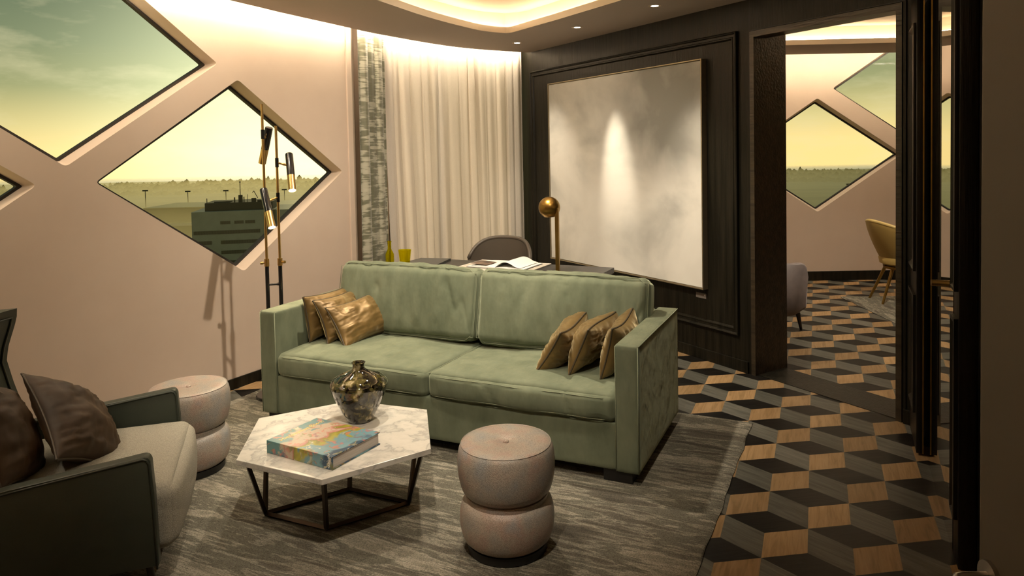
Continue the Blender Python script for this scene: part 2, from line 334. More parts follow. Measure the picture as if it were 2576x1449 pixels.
def tube(bm, pts, r, closed=False, seg=8, cap=True):
    pts = [Vector(p) for p in pts]; n = len(pts); rings = []; prev = None
    for i, p in enumerate(pts):
        a = pts[i - 1] if (i > 0 or closed) else p; b = pts[(i + 1) % n] if (i < n - 1 or closed) else p
        t = (b - a).normalized()
        if prev is None:
            u = t.cross(Vector((0, 0, 1)));
            if u.length < .1: u = t.cross(Vector((1, 0, 0)))
            u.normalize()
        else:
            u = (prev - t * prev.dot(t)); u.normalize() if u.length > 1e-6 else None
        prev = u; w = t.cross(u); rr = r[i] if isinstance(r, (list, tuple)) else r
        rings.append([bm.verts.new(p + u * math.cos(2 * PI * k / seg) * rr + w * math.sin(2 * PI * k / seg) * rr) for k in range(seg)])
    m = n if closed else n - 1
    for i in range(m):
        A, B = rings[i], rings[(i + 1) % n]; off = 0
        if closed and i == n - 1:
            off = min(range(seg), key=lambda o: (A[0].co - B[o].co).length)
        for k in range(seg):
            bm.faces.new((A[k], A[(k + 1) % seg], B[(k + 1 + off) % seg], B[(k + off) % seg]))
    if cap and not closed:
        bm.faces.new(rings[0][::-1]); bm.faces.new(rings[-1])
def lathe(bm, prof, seg=48, c=(0, 0, 0)):
    rings = []
    for r, z in prof:
        if r < 1e-5: rings.append([bm.verts.new((c[0], c[1], c[2] + z))])
        else: rings.append([bm.verts.new((c[0] + r * math.cos(2 * PI * k / seg), c[1] + r * math.sin(2 * PI * k / seg), c[2] + z)) for k in range(seg)])
    for A, B in zip(rings, rings[1:]):
        for k in range(seg):
            k2 = (k + 1) % seg
            if len(A) == 1 and len(B) == 1: continue
            if len(A) == 1: bm.faces.new((A[0], B[k2], B[k]))
            elif len(B) == 1: bm.faces.new((A[k], A[k2], B[0]))
            else: bm.faces.new((A[k], A[k2], B[k2], B[k]))
def curve_pts(ps, n):
    """Catmull-Rom through points, evenly resampled to n+1 points"""
    ps = [Vector(p) for p in ps]; ext = [ps[0] * 2 - ps[1]] + ps + [ps[-1] * 2 - ps[-2]]; out = []
    for i in range(1, len(ext) - 2):
        for k in range(30):
            t = k / 30; a, b, c, d = ext[i - 1:i + 3]
            out.append(.5 * ((2 * b) + (c - a) * t + (2 * a - 5 * b + 4 * c - d) * t * t + (3 * b - 3 * c + d - a) * t ** 3))
    out.append(ps[-1]); ls = [0]
    for a, b in zip(out, out[1:]): ls.append(ls[-1] + (b - a).length)
    res = []; j = 0
    for i in range(n + 1):
        s = ls[-1] * i / n
        while j < len(ls) - 2 and ls[j + 1] < s: j += 1
        f = (s - ls[j]) / max(1e-9, ls[j + 1] - ls[j]); res.append(out[j].lerp(out[j + 1], min(1, f)))
    return res
def softbox(bm, w, d, h, r, puff=(0, 0, 0), wr=0, seed=0, cuts=26, c=(0, 0, 0), wdir=(1, 1, 1), sag=None):
    b2 = bmesh.new(); bmesh.ops.create_cube(b2, size=2)
    bmesh.ops.subdivide_edges(b2, edges=b2.edges[:], cuts=cuts, use_grid_fill=True)
    hx, hy, hz = w / 2, d / 2, h / 2
    for v in b2.verts:
        p = [math.sin(max(-1, min(1, x)) * PI / 2) for x in v.co]
        q = Vector((p[0] * hx, p[1] * hy, p[2] * hz))
        cl = Vector((max(-hx + r, min(hx - r, q.x)), max(-hy + r, min(hy - r, q.y)), max(-hz + r, min(hz - r, q.z))))
        dn = q - cl; nn = dn.normalized() if dn.length > 1e-7 else Vector((0, 0, 0)); q = cl + nn * r
        a, b_, e = 1 - p[0] ** 2, 1 - p[1] ** 2, 1 - p[2] ** 2
        q.x += p[0] * puff[0] * b_ ** .6 * e ** .6; q.y += p[1] * puff[1] * a ** .5 * e ** .6; q.z += p[2] * puff[2] * a ** .5 * b_ ** .5
        if wr:
            s = Vector((q.x * wdir[0], q.y * wdir[1], q.z * wdir[2])) + Vector((seed * 3.7, seed * 1.3, 0))
            k = noise.noise(s * 9) * .5 + noise.noise(s * 4) * .6 + noise.noise(s * 20) * .15
            c1 = abs(noise.noise(s * 5.5 + Vector((11, 3, 7)))); k -= .75 * max(0, 1 - c1 / .10) * (.5 + noise.noise(s * 3 + Vector((5, 5, 5))))
            q += nn * k * wr
        if sag: q.z += sag(p)
        v.co = q + Vector(c)
    me = bpy.data.meshes.new('t'); b2.to_mesh(me); b2.free(); bm.from_mesh(me); bpy.data.meshes.remove(me)
def pillow(name, w, h, t, mats, seed=0, label=None, cat='cushion', group=None):
    """upright cushion: x width, z height (base at z=0), y thickness"""
    N = 54
    def P(u, v, side):
        x = w / 2 * u * (1 - .09 * (1 - v * v) * abs(u) ** 2); z = h / 2 * v * (1 - .13 * (1 - u * u) * abs(v) ** 2)
        prof = max(0, (1 - u * u) * (1 - v * v)) ** .46
        nz = (noise.noise(Vector((u * 2.2, v * 9, seed))) * abs(u) + noise.noise(Vector((u * 8, v * 2.2, seed + 5.3))) * abs(v)) * .12 \
            + noise.noise(Vector((u * 2.6, v * 2.6, seed + 9 + side))) * .10 + abs(noise.noise(Vector((u * 5 + v * 4, v * 5 - u * 3, seed + 20 + side)))) * -.07
        y = side * t / 2 * prof * (1 + nz * 1.5)
        bend = .02 * math.sin(u * 2.1 + seed) * (1 - v * v * .4)
        return Vector((x, y + bend, z + h / 2))
    bm = bmesh.new(); G = {}
    for side in (-1, 1):
        for i in range(N + 1):
            for j in range(N + 1):
                edge = i in (0, N) or j in (0, N)
                if edge and side == 1: G[1, i, j] = G[-1, i, j]; continue
                u = math.sin((2 * i / N - 1) * PI / 2); v = math.sin((2 * j / N - 1) * PI / 2)
                G[side, i, j] = bm.verts.new(P(u, v, side))
        for i in range(N):
            for j in range(N):
                q = [G[side, i, j], G[side, i + 1, j], G[side, i + 1, j + 1], G[side, i, j + 1]]
                bm.faces.new(q if side == -1 else q[::-1])
    o = mesh_obj(name, bm, mats[0], smooth='all'); tag(o, label, cat, group)
    ring = []
    for i in range(N): ring.append((i, 0))
    for j in range(N): ring.append((N, j))
    for i in range(N): ring.append((N - i, N))
    for j in range(N): ring.append((0, N - j))
    bm = bmesh.new()
    tube(bm, [P(math.sin((2 * i / N - 1) * PI / 2), math.sin((2 * j / N - 1) * PI / 2), 0) for i, j in ring], .0048, closed=True, seg=6)
    mesh_obj('piping', bm, mats[1], parent=o, smooth='all')
    return o
def orient(o, origin, xdir, zdir):
    """place object: local x -> xdir, local z -> zdir (made orthogonal)"""
    x = Vector(xdir).normalized(); z = Vector(zdir); z = (z - x * z.dot(x)).normalized(); y = z.cross(x)
    o.matrix_world = Matrix(((x.x, y.x, z.x, origin[0]), (x.y, y.y, z.y, origin[1]), (x.z, y.z, z.z, origin[2]), (0, 0, 0, 1)))
def empty_like(name, origin, rz, **kw): return empty(name, origin, rz, **kw)
def spot(loc, aim, power, size, blend, col=WARM, r=.03, parent=None):
    l = bpy.data.lights.new('spot_light', 'SPOT'); l.energy = power; l.spot_size = math.radians(size); l.spot_blend = blend; l.color = col; l.shadow_soft_size = r
    o = bpy.data.objects.new('spot_light', l); COL.objects.link(o); o.location = loc
    d = Vector(aim) - Vector(loc); o.rotation_euler = d.to_track_quat('-Z', 'Y').to_euler(); return o

# ================================================================== THE SETTING
CEIL = 2.557; TOP = 2.95
LW = (-2.022, 4.697, 0); LWR = math.radians(61.5)          # window wall on the left: x along wall, y outwards
PW = (1.516, 4.839, 0); PWR = math.radians(-58)            # panelled wall: x towards the camera, y into the wall
MW = (1.627, 2.735, 0); MWR = math.radians(66.03)          # mirror wall: x away, y into the room
OW = (3.259, 8.262, 0); OWR = math.radians(-.7)            # window wall of the other room
def loc2(orig, rz, x, y):
    return (orig[0] + x * math.cos(rz) - y * math.sin(rz), orig[1] + x * math.sin(rz) + y * math.cos(rz))
def inpoly(p, poly):
    c = False; n = len(poly)
    for i in range(n):
        a, b = poly[i], poly[(i + 1) % n]
        if (a[1] > p[1]) != (b[1] > p[1]) and p[0] < (b[0] - a[0]) * (p[1] - a[1]) / (b[1] - a[1]) + a[0]: c = not c
    return c
ROOM = [(-4.65, -.14), (-1.426, 5.796), (-1.58, 6.0), (-1.36, 6.65), (-.92, 7.22), (-.25, 7.62), (-.1, 8.30), (5.6, 8.24), (5.6, -1.2), (-5.2, -1.2)]

# floor: tumbling-block parquet, one mesh
bm = bmesh.new(); tl = bm.loops.layers.color.new('tint')
a_ = Vector((math.sin(math.radians(82.04)), math.cos(math.radians(82.04)))); v_ = Vector((math.sin(math.radians(22.04)), math.cos(math.radians(22.04))))
TS = .187792; O_ = Vector((1.74967, 4.4088))
def lat(i, j): p = O_ + a_ * (TS * i) + v_ * (TS * j); return (p.x, p.y)
vc = {}
def gv(i, j):
    if (i, j) not in vc: vc[i, j] = bm.verts.new((*lat(i, j), 0))
    return vc[i, j]
rnd = random.Random(3)
for i in range(-60, 60):
    for j in range(-60, 60):
        if (i - j) % 3: continue
        c0 = lat(i, j)
        if not (-5.4 < c0[0] < 5.9 and -1.5 < c0[1] < 8.6) or not any(inpoly((c0[0] + dx, c0[1] + dy), ROOM) for dx in (-.3, 0, .3) for dy in (-.3, 0, .3)): continue
        for mi, q in ((0, ((i, j), (i + 1, j), (i + 1, j + 1), (i, j + 1))), (1, ((i, j), (i, j - 1), (i + 1, j - 2), (i + 1, j - 1))), (2, ((i, j), (i + 1, j - 1), (i + 2, j - 1), (i + 1, j)))):
            f = bm.faces.new([gv(*k) for k in q]); f.material_index = mi; t = (rnd.random(), rnd.random(), rnd.random(), 1)
            for l in f.loops: l[tl] = t
me = bpy.data.meshes.new('floor'); bm.to_mesh(me); bm.free()
for k in ('oak', 'greyoak', 'blackoak'): me.materials.append(mt[k])
fl = bpy.data.objects.new('floor', me); COL.objects.link(fl); tag(fl, kind='structure')

def walled(name, W_, x0, x1, z0, z1, holes, mat, thick=.13, rev=.10, orig=LW, rz=LWR):
    """wall with diamond openings; returns inner outlines"""
    bm = bmesh.new(); inner = []
    def rd(cx, cz, hw, hh, r=.018):
        P = [(cx + hw, cz), (cx, cz + hh), (cx - hw, cz), (cx, cz - hh)]; out = []
        for k in range(4):
            p = Vector(P[k]); a = (Vector(P[k - 1]) - p).normalized(); b = (Vector(P[(k + 1) % 4]) - p).normalized()
            for t in (0, .25, .5, .75, 1):
                q = p + a * r * 1.5 * (1 - t) ** 2 + b * r * 1.5 * t ** 2; out.append((q.x, q.y))
        return out
    H1 = [rd(*h) for h in holes]; H2 = [rd(h[0] + .012, h[1] - .004, h[2] - .030, h[3] - .030, .010) for h in holes]
    outer = [(x0, z0), (x1, z0), (x1, z1), (x0, z1)]
    def face(y, hs, flip):
        loops = [[Vector((x, z, 0)) for x, z in outer]] + [[Vector((x, z, 0)) for x, z in h] for h in hs]
        fl_ = [p for l in loops for p in l]; vs = [bm.verts.new((p.x, y, p.y)) for p in fl_]
        for t in tessellate_polygon(loops): bm.faces.new([vs[k] for k in (t if not flip else t[::-1])])
        res = []; k = 0
        for l in loops: res.append(vs[k:k + len(l)]); k += len(l)
        return res
    A = face(0, H1, False); B = face(thick, H2, True)
    n = 4
    for i in range(4): bm.faces.new((A[0][i], A[0][(i + 1) % 4], B[0][(i + 1) % 4], B[0][i]))
    for h1, h2, c2 in zip(A[1:], B[1:], H2):
        mid = [bm.verts.new((x, rev, z)) for x, z in c2]; n = len(mid)
        for i in range(n):
            bm.faces.new((h1[i], h1[(i + 1) % n], mid[(i + 1) % n], mid[i])); bm.faces.new((mid[i], mid[(i + 1) % n], h2[(i + 1) % n], h2[i]))
    es = [e for l in A[1:] for i in range(len(l)) for e in [bm.edges.get((l[i], l[(i + 1) % len(l)]))] if e]
    o = mesh_obj(name, bm, mat, smooth=28, loc=orig, rot=(0, 0, rz)); tag(o, kind='structure')
    return H2
def window(n, H2, orig, rz, y=.10):
    bm = bmesh.new(); cx = sum(p[0] for p in H2) / len(H2); cz = sum(p[1] for p in H2) / len(H2); k = len(H2)
    sc_ = lambda s: [(cx + (x - cx) * s, cz + (z - cz) * s) for x, z in H2]
    o_, i_ = H2, sc_(.972)
    R = [[bm.verts.new((x, yy, z)) for x, z in P] for P, yy in ((o_, y - .004), (i_, y - .004), (i_, y + .026), (o_, y + .026))]
    for r in range(4):
        for i in range(k): bm.faces.new((R[r][i], R[r][(i + 1) % k], R[(r + 1) % 4][(i + 1) % k], R[(r + 1) % 4][i]))
    w = empty('window_%d' % n, orig, rz, kind='structure')
    mesh_obj('window_frame', bm, mt['frameb'], parent=w)
    bm = bmesh.new(); bm.faces.new([bm.verts.new((x, y + .012, z)) for x, z in sc_(.98)])
    mesh_obj('window_glass', bm, mt['glass'], parent=w)
HW, HH = .98, .652
hs = [(-.977, 2.173, HW, HH), (.157, 1.430, HW, HH), (-2.105, 1.428, HW, HH)]
inn = walled('wall_left', None, -6.0, 1.25, 0, TOP, hs, mt['wall'])
for k, h in enumerate(inn): window(k + 1, h, LW, LWR)
hs = [(.108, 1.461, HW, .66), (1.267, 2.232, HW, .66)]
inn = walled('wall_back', None, -3.36, 2.5, 0, TOP, hs, mt['wall'], orig=OW, rz=OWR)
for k, h in enumerate(inn): window(k + 4, h, OW, OWR)
def struct(name, bm, mat, orig=(0, 0, 0), rz=0, smooth=None):
    return tag(mesh_obj(name, bm, mat, smooth=smooth, loc=orig, rot=(0, 0, rz)), kind='structure')
# corner strip ending the window wall
bm = bmesh.new(); box(bm, 1.205, 1.262, -.012, .13, 0, TOP, .004); struct('trim_1', bm, mt['wall'], LW, LWR)
bm = bmesh.new(); box(bm, -6, 1.205, -.012, .0, 0, .072, .002); struct('baseboard_left', bm, mt['wood'], LW, LWR)
bm = bmesh.new(); box(bm, -3.3, 2.4, -.012, .0, 0, .108, .002); struct('baseboard_back', bm, mt['wood'], OW, OWR)
# wall behind the curtains
bm = bmesh.new(); pp = [(-1.42, 5.83), (-1.45, 6.05), (-1.28, 6.60), (-.93, 7.14), (-.25, 7.60), (.2, 7.72)]
po_ = [(.2, 7.9), (-.3, 7.74), (-1.03, 7.24), (-1.38, 6.65), (-1.54, 6.06), (-1.50, 5.85)]
prism(bm, pp + po_, 0, .12); struct('wall_curtain_side', bm, mt['ceilw'])
bm = bmesh.new(); prism(bm, pp + po_, 2.74, TOP); struct('wall_curtain_head', bm, mt['ceilw'])
bm = bmesh.new(); prism(bm, pp[:3] + po_[3:], .12, 2.74); struct('wall_curtain_pier', bm, mt['wall'])
w9 = empty('window_9', kind='structure')
bm = bmesh.new()
for (ax, ay), (bx_, by_) in zip(pp[2:], pp[3:]): bm.faces.new([bm.verts.new(q) for q in ((ax, ay, .12), (bx_, by_, .12), (bx_, by_, 2.74), (ax, ay, 2.74))])
mesh_obj('window_glass', bm, mt['glass'], parent=w9)
for k, (ax, ay) in enumerate(pp[2:]):
    bm = bmesh.new(); tube(bm, [(ax, ay, .12), (ax, ay, 2.74)], .035, seg=4); mesh_obj('window_post', bm, mt['frameb'], parent=w9)

# walls behind the camera and to the right
bm = bmesh.new(); box(bm, -5.3, 5.7, -1.4, -1.2, 0, TOP); struct('wall_front', bm, mt['wall'])
bm = bmesh.new(); box(bm, 5.6, 5.8, -1.2, 8.4, 0, TOP); struct('wall_right', bm, mt['wall'])
bm = bmesh.new(); box(bm, -5.3, -4.55, -1.2, -.1, 0, TOP); struct('wall_left_return', bm, mt['wall'])

# panelled wall with the doorway
bm = bmesh.new()
X3 = lambda x, y, z: (x, z, y)
prism(bm, [(-3.35, 0), (0, 0), (0, 2.345), (1.062, 2.345), (1.062, 0), (1.32, 0), (1.32, TOP), (-3.35, TOP)], 0, .318, xf=lambda a, b, c: (a, c, b))
struct('wall_panelled', bm, mt['wood'], PW, PWR)
# fine vertical panel joints and shadow gap round the lining
bm = bmesh.new()
prism(bm, [(.004, 0), (.038, 0), (.038, 2.300), (1.024, 2.300), (1.024, 0), (1.058, 0), (1.058, 2.340), (.004, 2.340)], -.006, .12, xf=lambda a, b, c: (a, c, b))
prism(bm, [(.004, 0), (.038, 0), (.038, 2.341), (1.024, 2.341), (1.024, 0), (1.058, 0), (1.058, 2.3445), (.004, 2.3445)], .12, .324, xf=lambda a, b, c: (a, c, b))
struct('trim_2', bm, mt['woodh'], PW, PWR)
bm = bmesh.new(); box(bm, -3.0, -.022, -.014, 0, 0, .082, .002); box(bm, 1.07, 1.18, -.014, 0, 0, .082, .002); struct('baseboard_right', bm, mt['wood'], PW, PWR)
def rect_loops(bm, x0, x1, z0, z1, prof):
    """sweep profile [(inset, y)] round a rectangle, mitred"""
    rs = [[bm.verts.new((x, y, z)) for x, z in ((x0 + i, z0 + i), (x1 - i, z0 + i), (x1 - i, z1 - i), (x0 + i, z1 - i))] for i, y in prof]
    for A, B in zip(rs, rs[1:]):
        for k in range(4): bm.faces.new((A[k], A[(k + 1) % 4], B[(k + 1) % 4], B[k]))
bm = bmesh.new(); rect_loops(bm, -2.757, -.100, .250, 2.358, [(0, 0), (0, -.022), (.006, -.026), (.013, -.022), (.018, -.013), (.034, -.012), (.038, -.016), (.045, -.016), (.050, -.010), (.055, 0)])
struct('trim_3', bm, mt['wood'], PW, PWR, smooth=25)
bm = bmesh.new()
for x in (-2.05, -.0015): box(bm, x - .0015, x + .0015, -.0006, .001, (.09 if x < -1 else 0), CEIL)
box(bm, -.0015, 1.2, -.0006, .001, 2.344, 2.349)
struct('trim_4', bm, mt['matblack'], PW, PWR)
# right pier mouldings (seen as vertical ribs)
bm = bmesh.new(); box(bm, 1.076, 1.084, -.008, .0, 0, CEIL, .002); box(bm, 1.150, 1.165, -.012, 0, .08, CEIL, .004); struct('trim_5', bm, mt['wood'], PW, PWR)
# threshold board
bm = bmesh.new(); box(bm, 0.02, 1.045, .018, .300, 0, .004, .0015); struct('trim_6', bm, mt['wood'], PW, PWR)

# ceiling slab with the light recess
def offs(poly, d):
    n = len(poly); out = []
    for i in range(n):
        p = Vector(poly[i]); a = (p - Vector(poly[i - 1])).normalized(); b = (Vector(poly[(i + 1) % n]) - p).normalized()
        na = Vector((a.y, -a.x)); nb = Vector((b.y, -b.x)); m = (na + nb).normalized(); out.append(tuple(p + m * d / max(.4, m.dot(na))))
    return out
def ccw(p): 
    s = sum(p[i - 1][0] * p[i][1] - p[i][0] * p[i - 1][1] for i in range(len(p))); return p if s > 0 else p[::-1]
def slab(name, outer, hole, z0, z1, mat):
    bm = bmesh.new(); loops = [[Vector((*p, 0)) for p in outer], [Vector((*p, 0)) for p in hole]]
    fl_ = outer + hole; lo = [bm.verts.new((*p, z0)) for p in fl_]; hi = [bm.verts.new((*p, z1)) for p in fl_]
    for t in tessellate_polygon(loops): bm.faces.new([lo[k] for k in t]); bm.faces.new([hi[k] for k in t[::-1]])
    no = len(outer); nh = len(hole)
    for i in range(no): bm.faces.new((lo[i], lo[(i + 1) % no], hi[(i + 1) % no], hi[i]))
    for i in range(nh):
        f = bm.faces.new((lo[no + i], lo[no + (i + 1) % nh], hi[no + (i + 1) % nh], hi[no + i])); f.material_index = 1
    return tag(mesh_obj(name, bm, [mat, mt['ceilw']]), kind='structure')
edge = [(p.x, p.y) for p in curve_pts([(-4.40, -1.15, 0), (-3.15, 1.80, 0), (-1.881, 4.57, 0), (-1.705, 4.969, 0), (-1.396, 5.593, 0), (-1.227, 5.927, 0), (-.805, 6.561, 0), (-.465, 6.904, 0), (.006, 7.183, 0)], 60)]
outer = ccw(edge + [(.075, 7.165), (2.15, 3.845), (1.62, 2.69), (2.2, 2.45), (2.2, -1.15)])
hole_l = [(p.x, p.y) for p in curve_pts([(-.16, 6.01, 0), (-.26, 5.955, 0), (-.389, 5.826, 0), (-.693, 5.285, 0), (-.955, 4.649, 0), (-1.50, 3.30, 0), (-2.15, 1.7, 0)], 34)]
hole = ccw([(-.135, 6.000), ] + hole_l + [(-1.9, 1.1), (.6, .75), (1.20, 3.80), (.652, 4.786), (.242, 5.455), (-.105, 5.98)])
slab('ceiling', outer, hole, CEIL, CEIL + .05, mt['ceil'])
def cove(n, hole, dz=.20, off=.17):
    big = offs(hole, off); bm = bmesh.new(); k = len(hole)
    lo = [bm.verts.new((*p, CEIL + .05)) for p in big]; hi = [bm.verts.new((*p, CEIL + dz)) for p in big]
    for i in range(k): bm.faces.new((lo[i], lo[(i + 1) % k], hi[(i + 1) % k], hi[i]))
    for t in tessellate_polygon([[Vector((*p, 0)) for p in big]]): bm.faces.new([hi[q] for q in t])
    tag(mesh_obj('ceiling_recess', bm, mt['ceilw']), kind='structure')
    ring = offs(hole, off * .66)
    bm = bmesh.new(); tube(bm, [(*p, CEIL + .060) for p in ring], .008, closed=True, seg=4)
    o = mesh_obj('led_strip', bm, mt['led2']); return o
l1 = cove(1, hole); tag(l1, 'warm light strip glowing inside the curved ceiling recess above the sofa', 'light')
hole2 = ccw([(2.30, 7.02), (3.60, 6.972), (4.6, 6.60), (4.75, 5.6), (4.4, 4.7), (2.9, 4.7), (2.0, 5.6), (1.7, 6.7)])
outer2 = ccw([(.2, 7.72), (5.6, 7.70), (5.6, 2.6), (2.5, 2.6), (2.19, 3.2), (2.43, 3.99), (.31, 7.40)])
slab('ceiling_2', outer2, hole2, CEIL, CEIL + .05, mt['ceil'])
l2 = cove(2, hole2); tag(l2, 'warm light strip in the ceiling recess of the room beyond the doorway', 'light')
bm = bmesh.new(); bm.faces.new([bm.verts.new((*p, TOP)) for p in ccw([(-4.75, -.14), (-1.55, 5.85), (-1.54, 6.06), (-1.38, 6.65), (-1.03, 7.24), (-.3, 7.74), (-.1, 8.42), (5.8, 8.36), (5.8, -1.3), (-5.3, -1.3)])]); struct('ceiling_3', bm, mt['ceilw'])
# light strips laid on top of the slab edges, washing the walls and the curtains
bm = bmesh.new(); tube(bm, [(p[0] - .88 * .020, p[1] + .47 * .020, CEIL + .032) for p in edge[8:34]] + [(p[0] - .60 * .020, p[1] + .80 * .020, CEIL + .032) for p in edge[34:]], .007, seg=4)
tag(mesh_obj('led_strip', bm, mt['led']), 'warm light strip on the outer ceiling edge washing window wall and curtain', 'light')
bm = bmesh.new(); tube(bm, [(.6, 7.735, CEIL + .032), (5.4, 7.72, CEIL + .032)], .007, seg=4)
tag(mesh_obj('led_strip', bm, mt['led']), 'warm light strip washing the far window wall beyond the doorway', 'light')

# mirror wall on the right
bm = bmesh.new(); prism(bm, [(-.22, -.062), (1.30, -.062), (1.30, -.5), (-.22, -.5)], 0, TOP)
struct('wall_mirror_side', bm, mt['wood'], MW, MWR)
mir = empty('wall_mirror', MW, MWR, label='tall narrow dark framed mirror on the right wall reflecting the doorway', cat='mirror')
bm = bmesh.new(); box(bm, -.083, 1.205, -.058, 0, .0, 2.50); mesh_obj('mirror_glass', bm, mt['mirror'], parent=mir)
bm = bmesh.new(); box(bm, -.215, -.086, -.060, -.002, .004, 2.50, .003)
rect_loops(bm, -.200, -.100, .18, .92, [(0, -.002), (0, .012), (.012, .014), (.022, .004), (.030, -.001)])
rect_loops(bm, -.200, -.100, 1.02, 2.42, [(0, -.002), (0, .012), (.012, .014), (.022, .004), (.030, -.001)])
mesh_obj('moulded_stile', bm, mt['wood'], parent=mir, smooth=25)
bm = bmesh.new(); b2 = (.135, -.002, 1.0)
tube(bm, [(.03, .0005, 1.01), (.03, .062, 1.01)], .0125, seg=20); tube(bm, [(.03, .040, 1.01), (.03, .044, 1.01)], .0135, seg=20)
mesh_obj('pull_handle', bm, mt['brass'], parent=mir, smooth=40)
# narrow folded door leaf by the pier
lf = empty('door_1', MW, MWR, kind='structure')
bm = bmesh.new(); box(bm, .83, 1.185, .018, .046, .012, 2.30, .002)
for z0, z1 in ((.20, .80), (.92, 2.16)): rect_loops(bm, .875, 1.150, z0, z1, [(0, .046), (0, .058), (.010, .060), (.022, .050), (.030, .046)])
mesh_obj('door_panel', bm, mt['wood'], parent=lf, smooth=25)
bm = bmesh.new(); box(bm, .826, .8305, .014, .020, .012, 2.30); mesh_obj('brass_edge', bm, mt['abrass'], parent=lf)
# dark post and the near wall end beside the camera
bm = bmesh.new(); prism(bm, [loc2(MW, MWR, -.225, -.062), loc2(MW, MWR, -.225, -.40), loc2(MW, MWR, -.42, -.40), loc2(MW, MWR, -.42, -.085), ], 0, TOP); struct('trim_7', bm, mt['wood'])
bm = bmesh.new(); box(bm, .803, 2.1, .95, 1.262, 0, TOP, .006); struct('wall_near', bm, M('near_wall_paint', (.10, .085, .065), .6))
hd = empty('door_handle', (.803, 1.225, .79), 0, label='blurred steel lever handle on the near wall end at the lower right', cat='door handle')
bm = bmesh.new(); tube(bm, [(0, 0, 0), (-.008, 0, 0)], .027, seg=32); mesh_obj('rose', bm, mt['steel'], parent=hd, smooth=40)
bm = bmesh.new(); tube(bm, curve_pts([(-.006, 0, 0), (-.045, 0, 0), (-.062, -.004, 0), (-.068, -.03, 0), (-.068, -.12, 0)], 16), .009, seg=16); mesh_obj('lever', bm, mt['steel'], parent=hd, smooth=40)

# downlights
def downlight(x, y, z, label, power, aim, size=70, blend=.6, group=None, r=.03, z2=None):
    d = empty('downlight', (x, y, z), 0, label=label, cat='ceiling light', group=group)
    bm = bmesh.new(); lathe(bm, [(.026, .006), (.027, -.001), (.045, -.002), (.047, 0), (.047, .004)], 32); mesh_obj('trim_ring', bm, mt['ceilw'], parent=d, smooth=30)
    bm = bmesh.new(); lathe(bm, [(0, -.0005), (.026, -.0005)], 24); mesh_obj('lens', bm, mt['bulb2'], parent=d)
    if power: spot((x, y, z - .012), aim, power, size, blend, (1, .86, .67), r)
    return d
G = 'downlights in a row along the dark panelled wall'
downlight(-.073, 6.554, CEIL, 'small round downlight above the sheer curtain corner', 45, (.16, 6.70, .6), 60, 1, G)
downlight(.424, 5.80, CEIL, 'small round downlight above the left half of the cloud picture', 125, (.80, 5.98, 1.22), 25, 1, G)
downlight(.908, 5.002, CEIL, 'small round downlight nearest the doorway, above the picture edge', 70, (1.05, 5.0, .0), 60, .8, G)
CZ = CEIL + .20
for nm, x, y, pw, aim, sz in (('ceiling spotlight over the coffee table, in the recess', -.32, 1.35, 150, (-.62, 3.3, .35), 54),
                              ('ceiling spotlight over the right sofa arm, in the recess', .35, 2.6, 60, (.7, 4.3, .3), 70),
                              ('ceiling spotlight straight above the sofa front, in the recess', -.62, 3.10, 70, (-.50, 3.75, .4), 74),
                              ('added wide fill light in the middle of the recess, out of view', -.25, 4.0, 190, (-.35, 5.3, 0), 132)):  # wide fill lamp added out of view to lift the room's ambient light
    downlight(x, y, CZ, nm, pw, aim, sz, .9)
downlight(-2.65, 2.25, CEIL, 'added fill light near the window wall beside the armchair, out of view', 36, (-3.0, 3.2, .9), 140, 1, r=.08)  # fill lamp added out of frame to brighten the lower window wall
downlight(-1.62, 4.10, CEIL, 'added fill light near the window wall above the rear pouf, out of view', 20, (-2.1, 4.5, .6), 140, 1, r=.08)  # another unseen fill lamp, added to even out the window wall's brightness
downlight(3.1, 5.5, CZ, 'ceiling spotlight in the room beyond the doorway', 160, (3.0, 6.3, 0), 100, .9)

# ================================================================== THINGS
ZR = .009                                                  # top of the rug pile
# ---- rugs
def rug(name, corners, label, seed=0):
    """corners: origin, x dir, width, length"""
    (ox, oy), ang, w, l = corners
    bm = bmesh.new(); nx, ny = 60, 60
    def P(i, j):
        x = w * i / nx; y = l * j / ny
        if i == 1: x = .012
        if i == nx - 1: x = w - .012
        if j == 1: y = .012
        if j == ny - 1: y = l - .012
        if i in (0, nx): x += noise.noise(Vector((0, y * 6, seed + i))) * .012
        if j in (0, ny): y += noise.noise(Vector((x * 6, 0, seed + j))) * .012
        return x, y
    g = [[bm.verts.new((*P(i, j), ZR if 0 < i < nx and 0 < j < ny else .004)) for j in range(ny + 1)] for i in range(nx + 1)]
    for i in range(nx):
        for j in range(ny): bm.faces.new((g[i][j], g[i + 1][j], g[i + 1][j + 1], g[i][j + 1]))
    bd = [g[i][0] for i in range(nx)] + [g[nx][j] for j in range(ny)] + [g[nx - i][ny] for i in range(nx)] + [g[0][ny - j] for j in range(ny)]
    lo = [bm.verts.new((v.co.x, v.co.y, .0005)) for v in bd]; n = len(bd)
    for i in range(n): bm.faces.new((bd[i], lo[i], lo[(i + 1) % n], bd[(i + 1) % n]))
    bm.faces.new(lo)
    return tag(mesh_obj(name, bm, mt['rug'], smooth=60, loc=(ox, oy, 0), rot=(0, 0, ang)), label, 'rug')
# back right corner (1.245, 3.966); its x axis runs along the sofa
ra = math.radians(-24.6); rx = Vector((math.cos(ra), math.sin(ra))); ry = Vector((-math.sin(ra), math.cos(ra)))
RWID, RLEN = 3.085, 3.3
c0 = Vector((1.245, 3.966)) - rx * RWID - ry * RLEN
rug('rug', ((c0.x, c0.y), ra, RWID, RLEN), 'large grey beige streaked rug under the green sofa and coffee table')
r2 = rug('rug', ((3.212, 7.300), math.radians(-91), 2.6, 2.4), 'small grey streaked rug in the room beyond the doorway', 9)

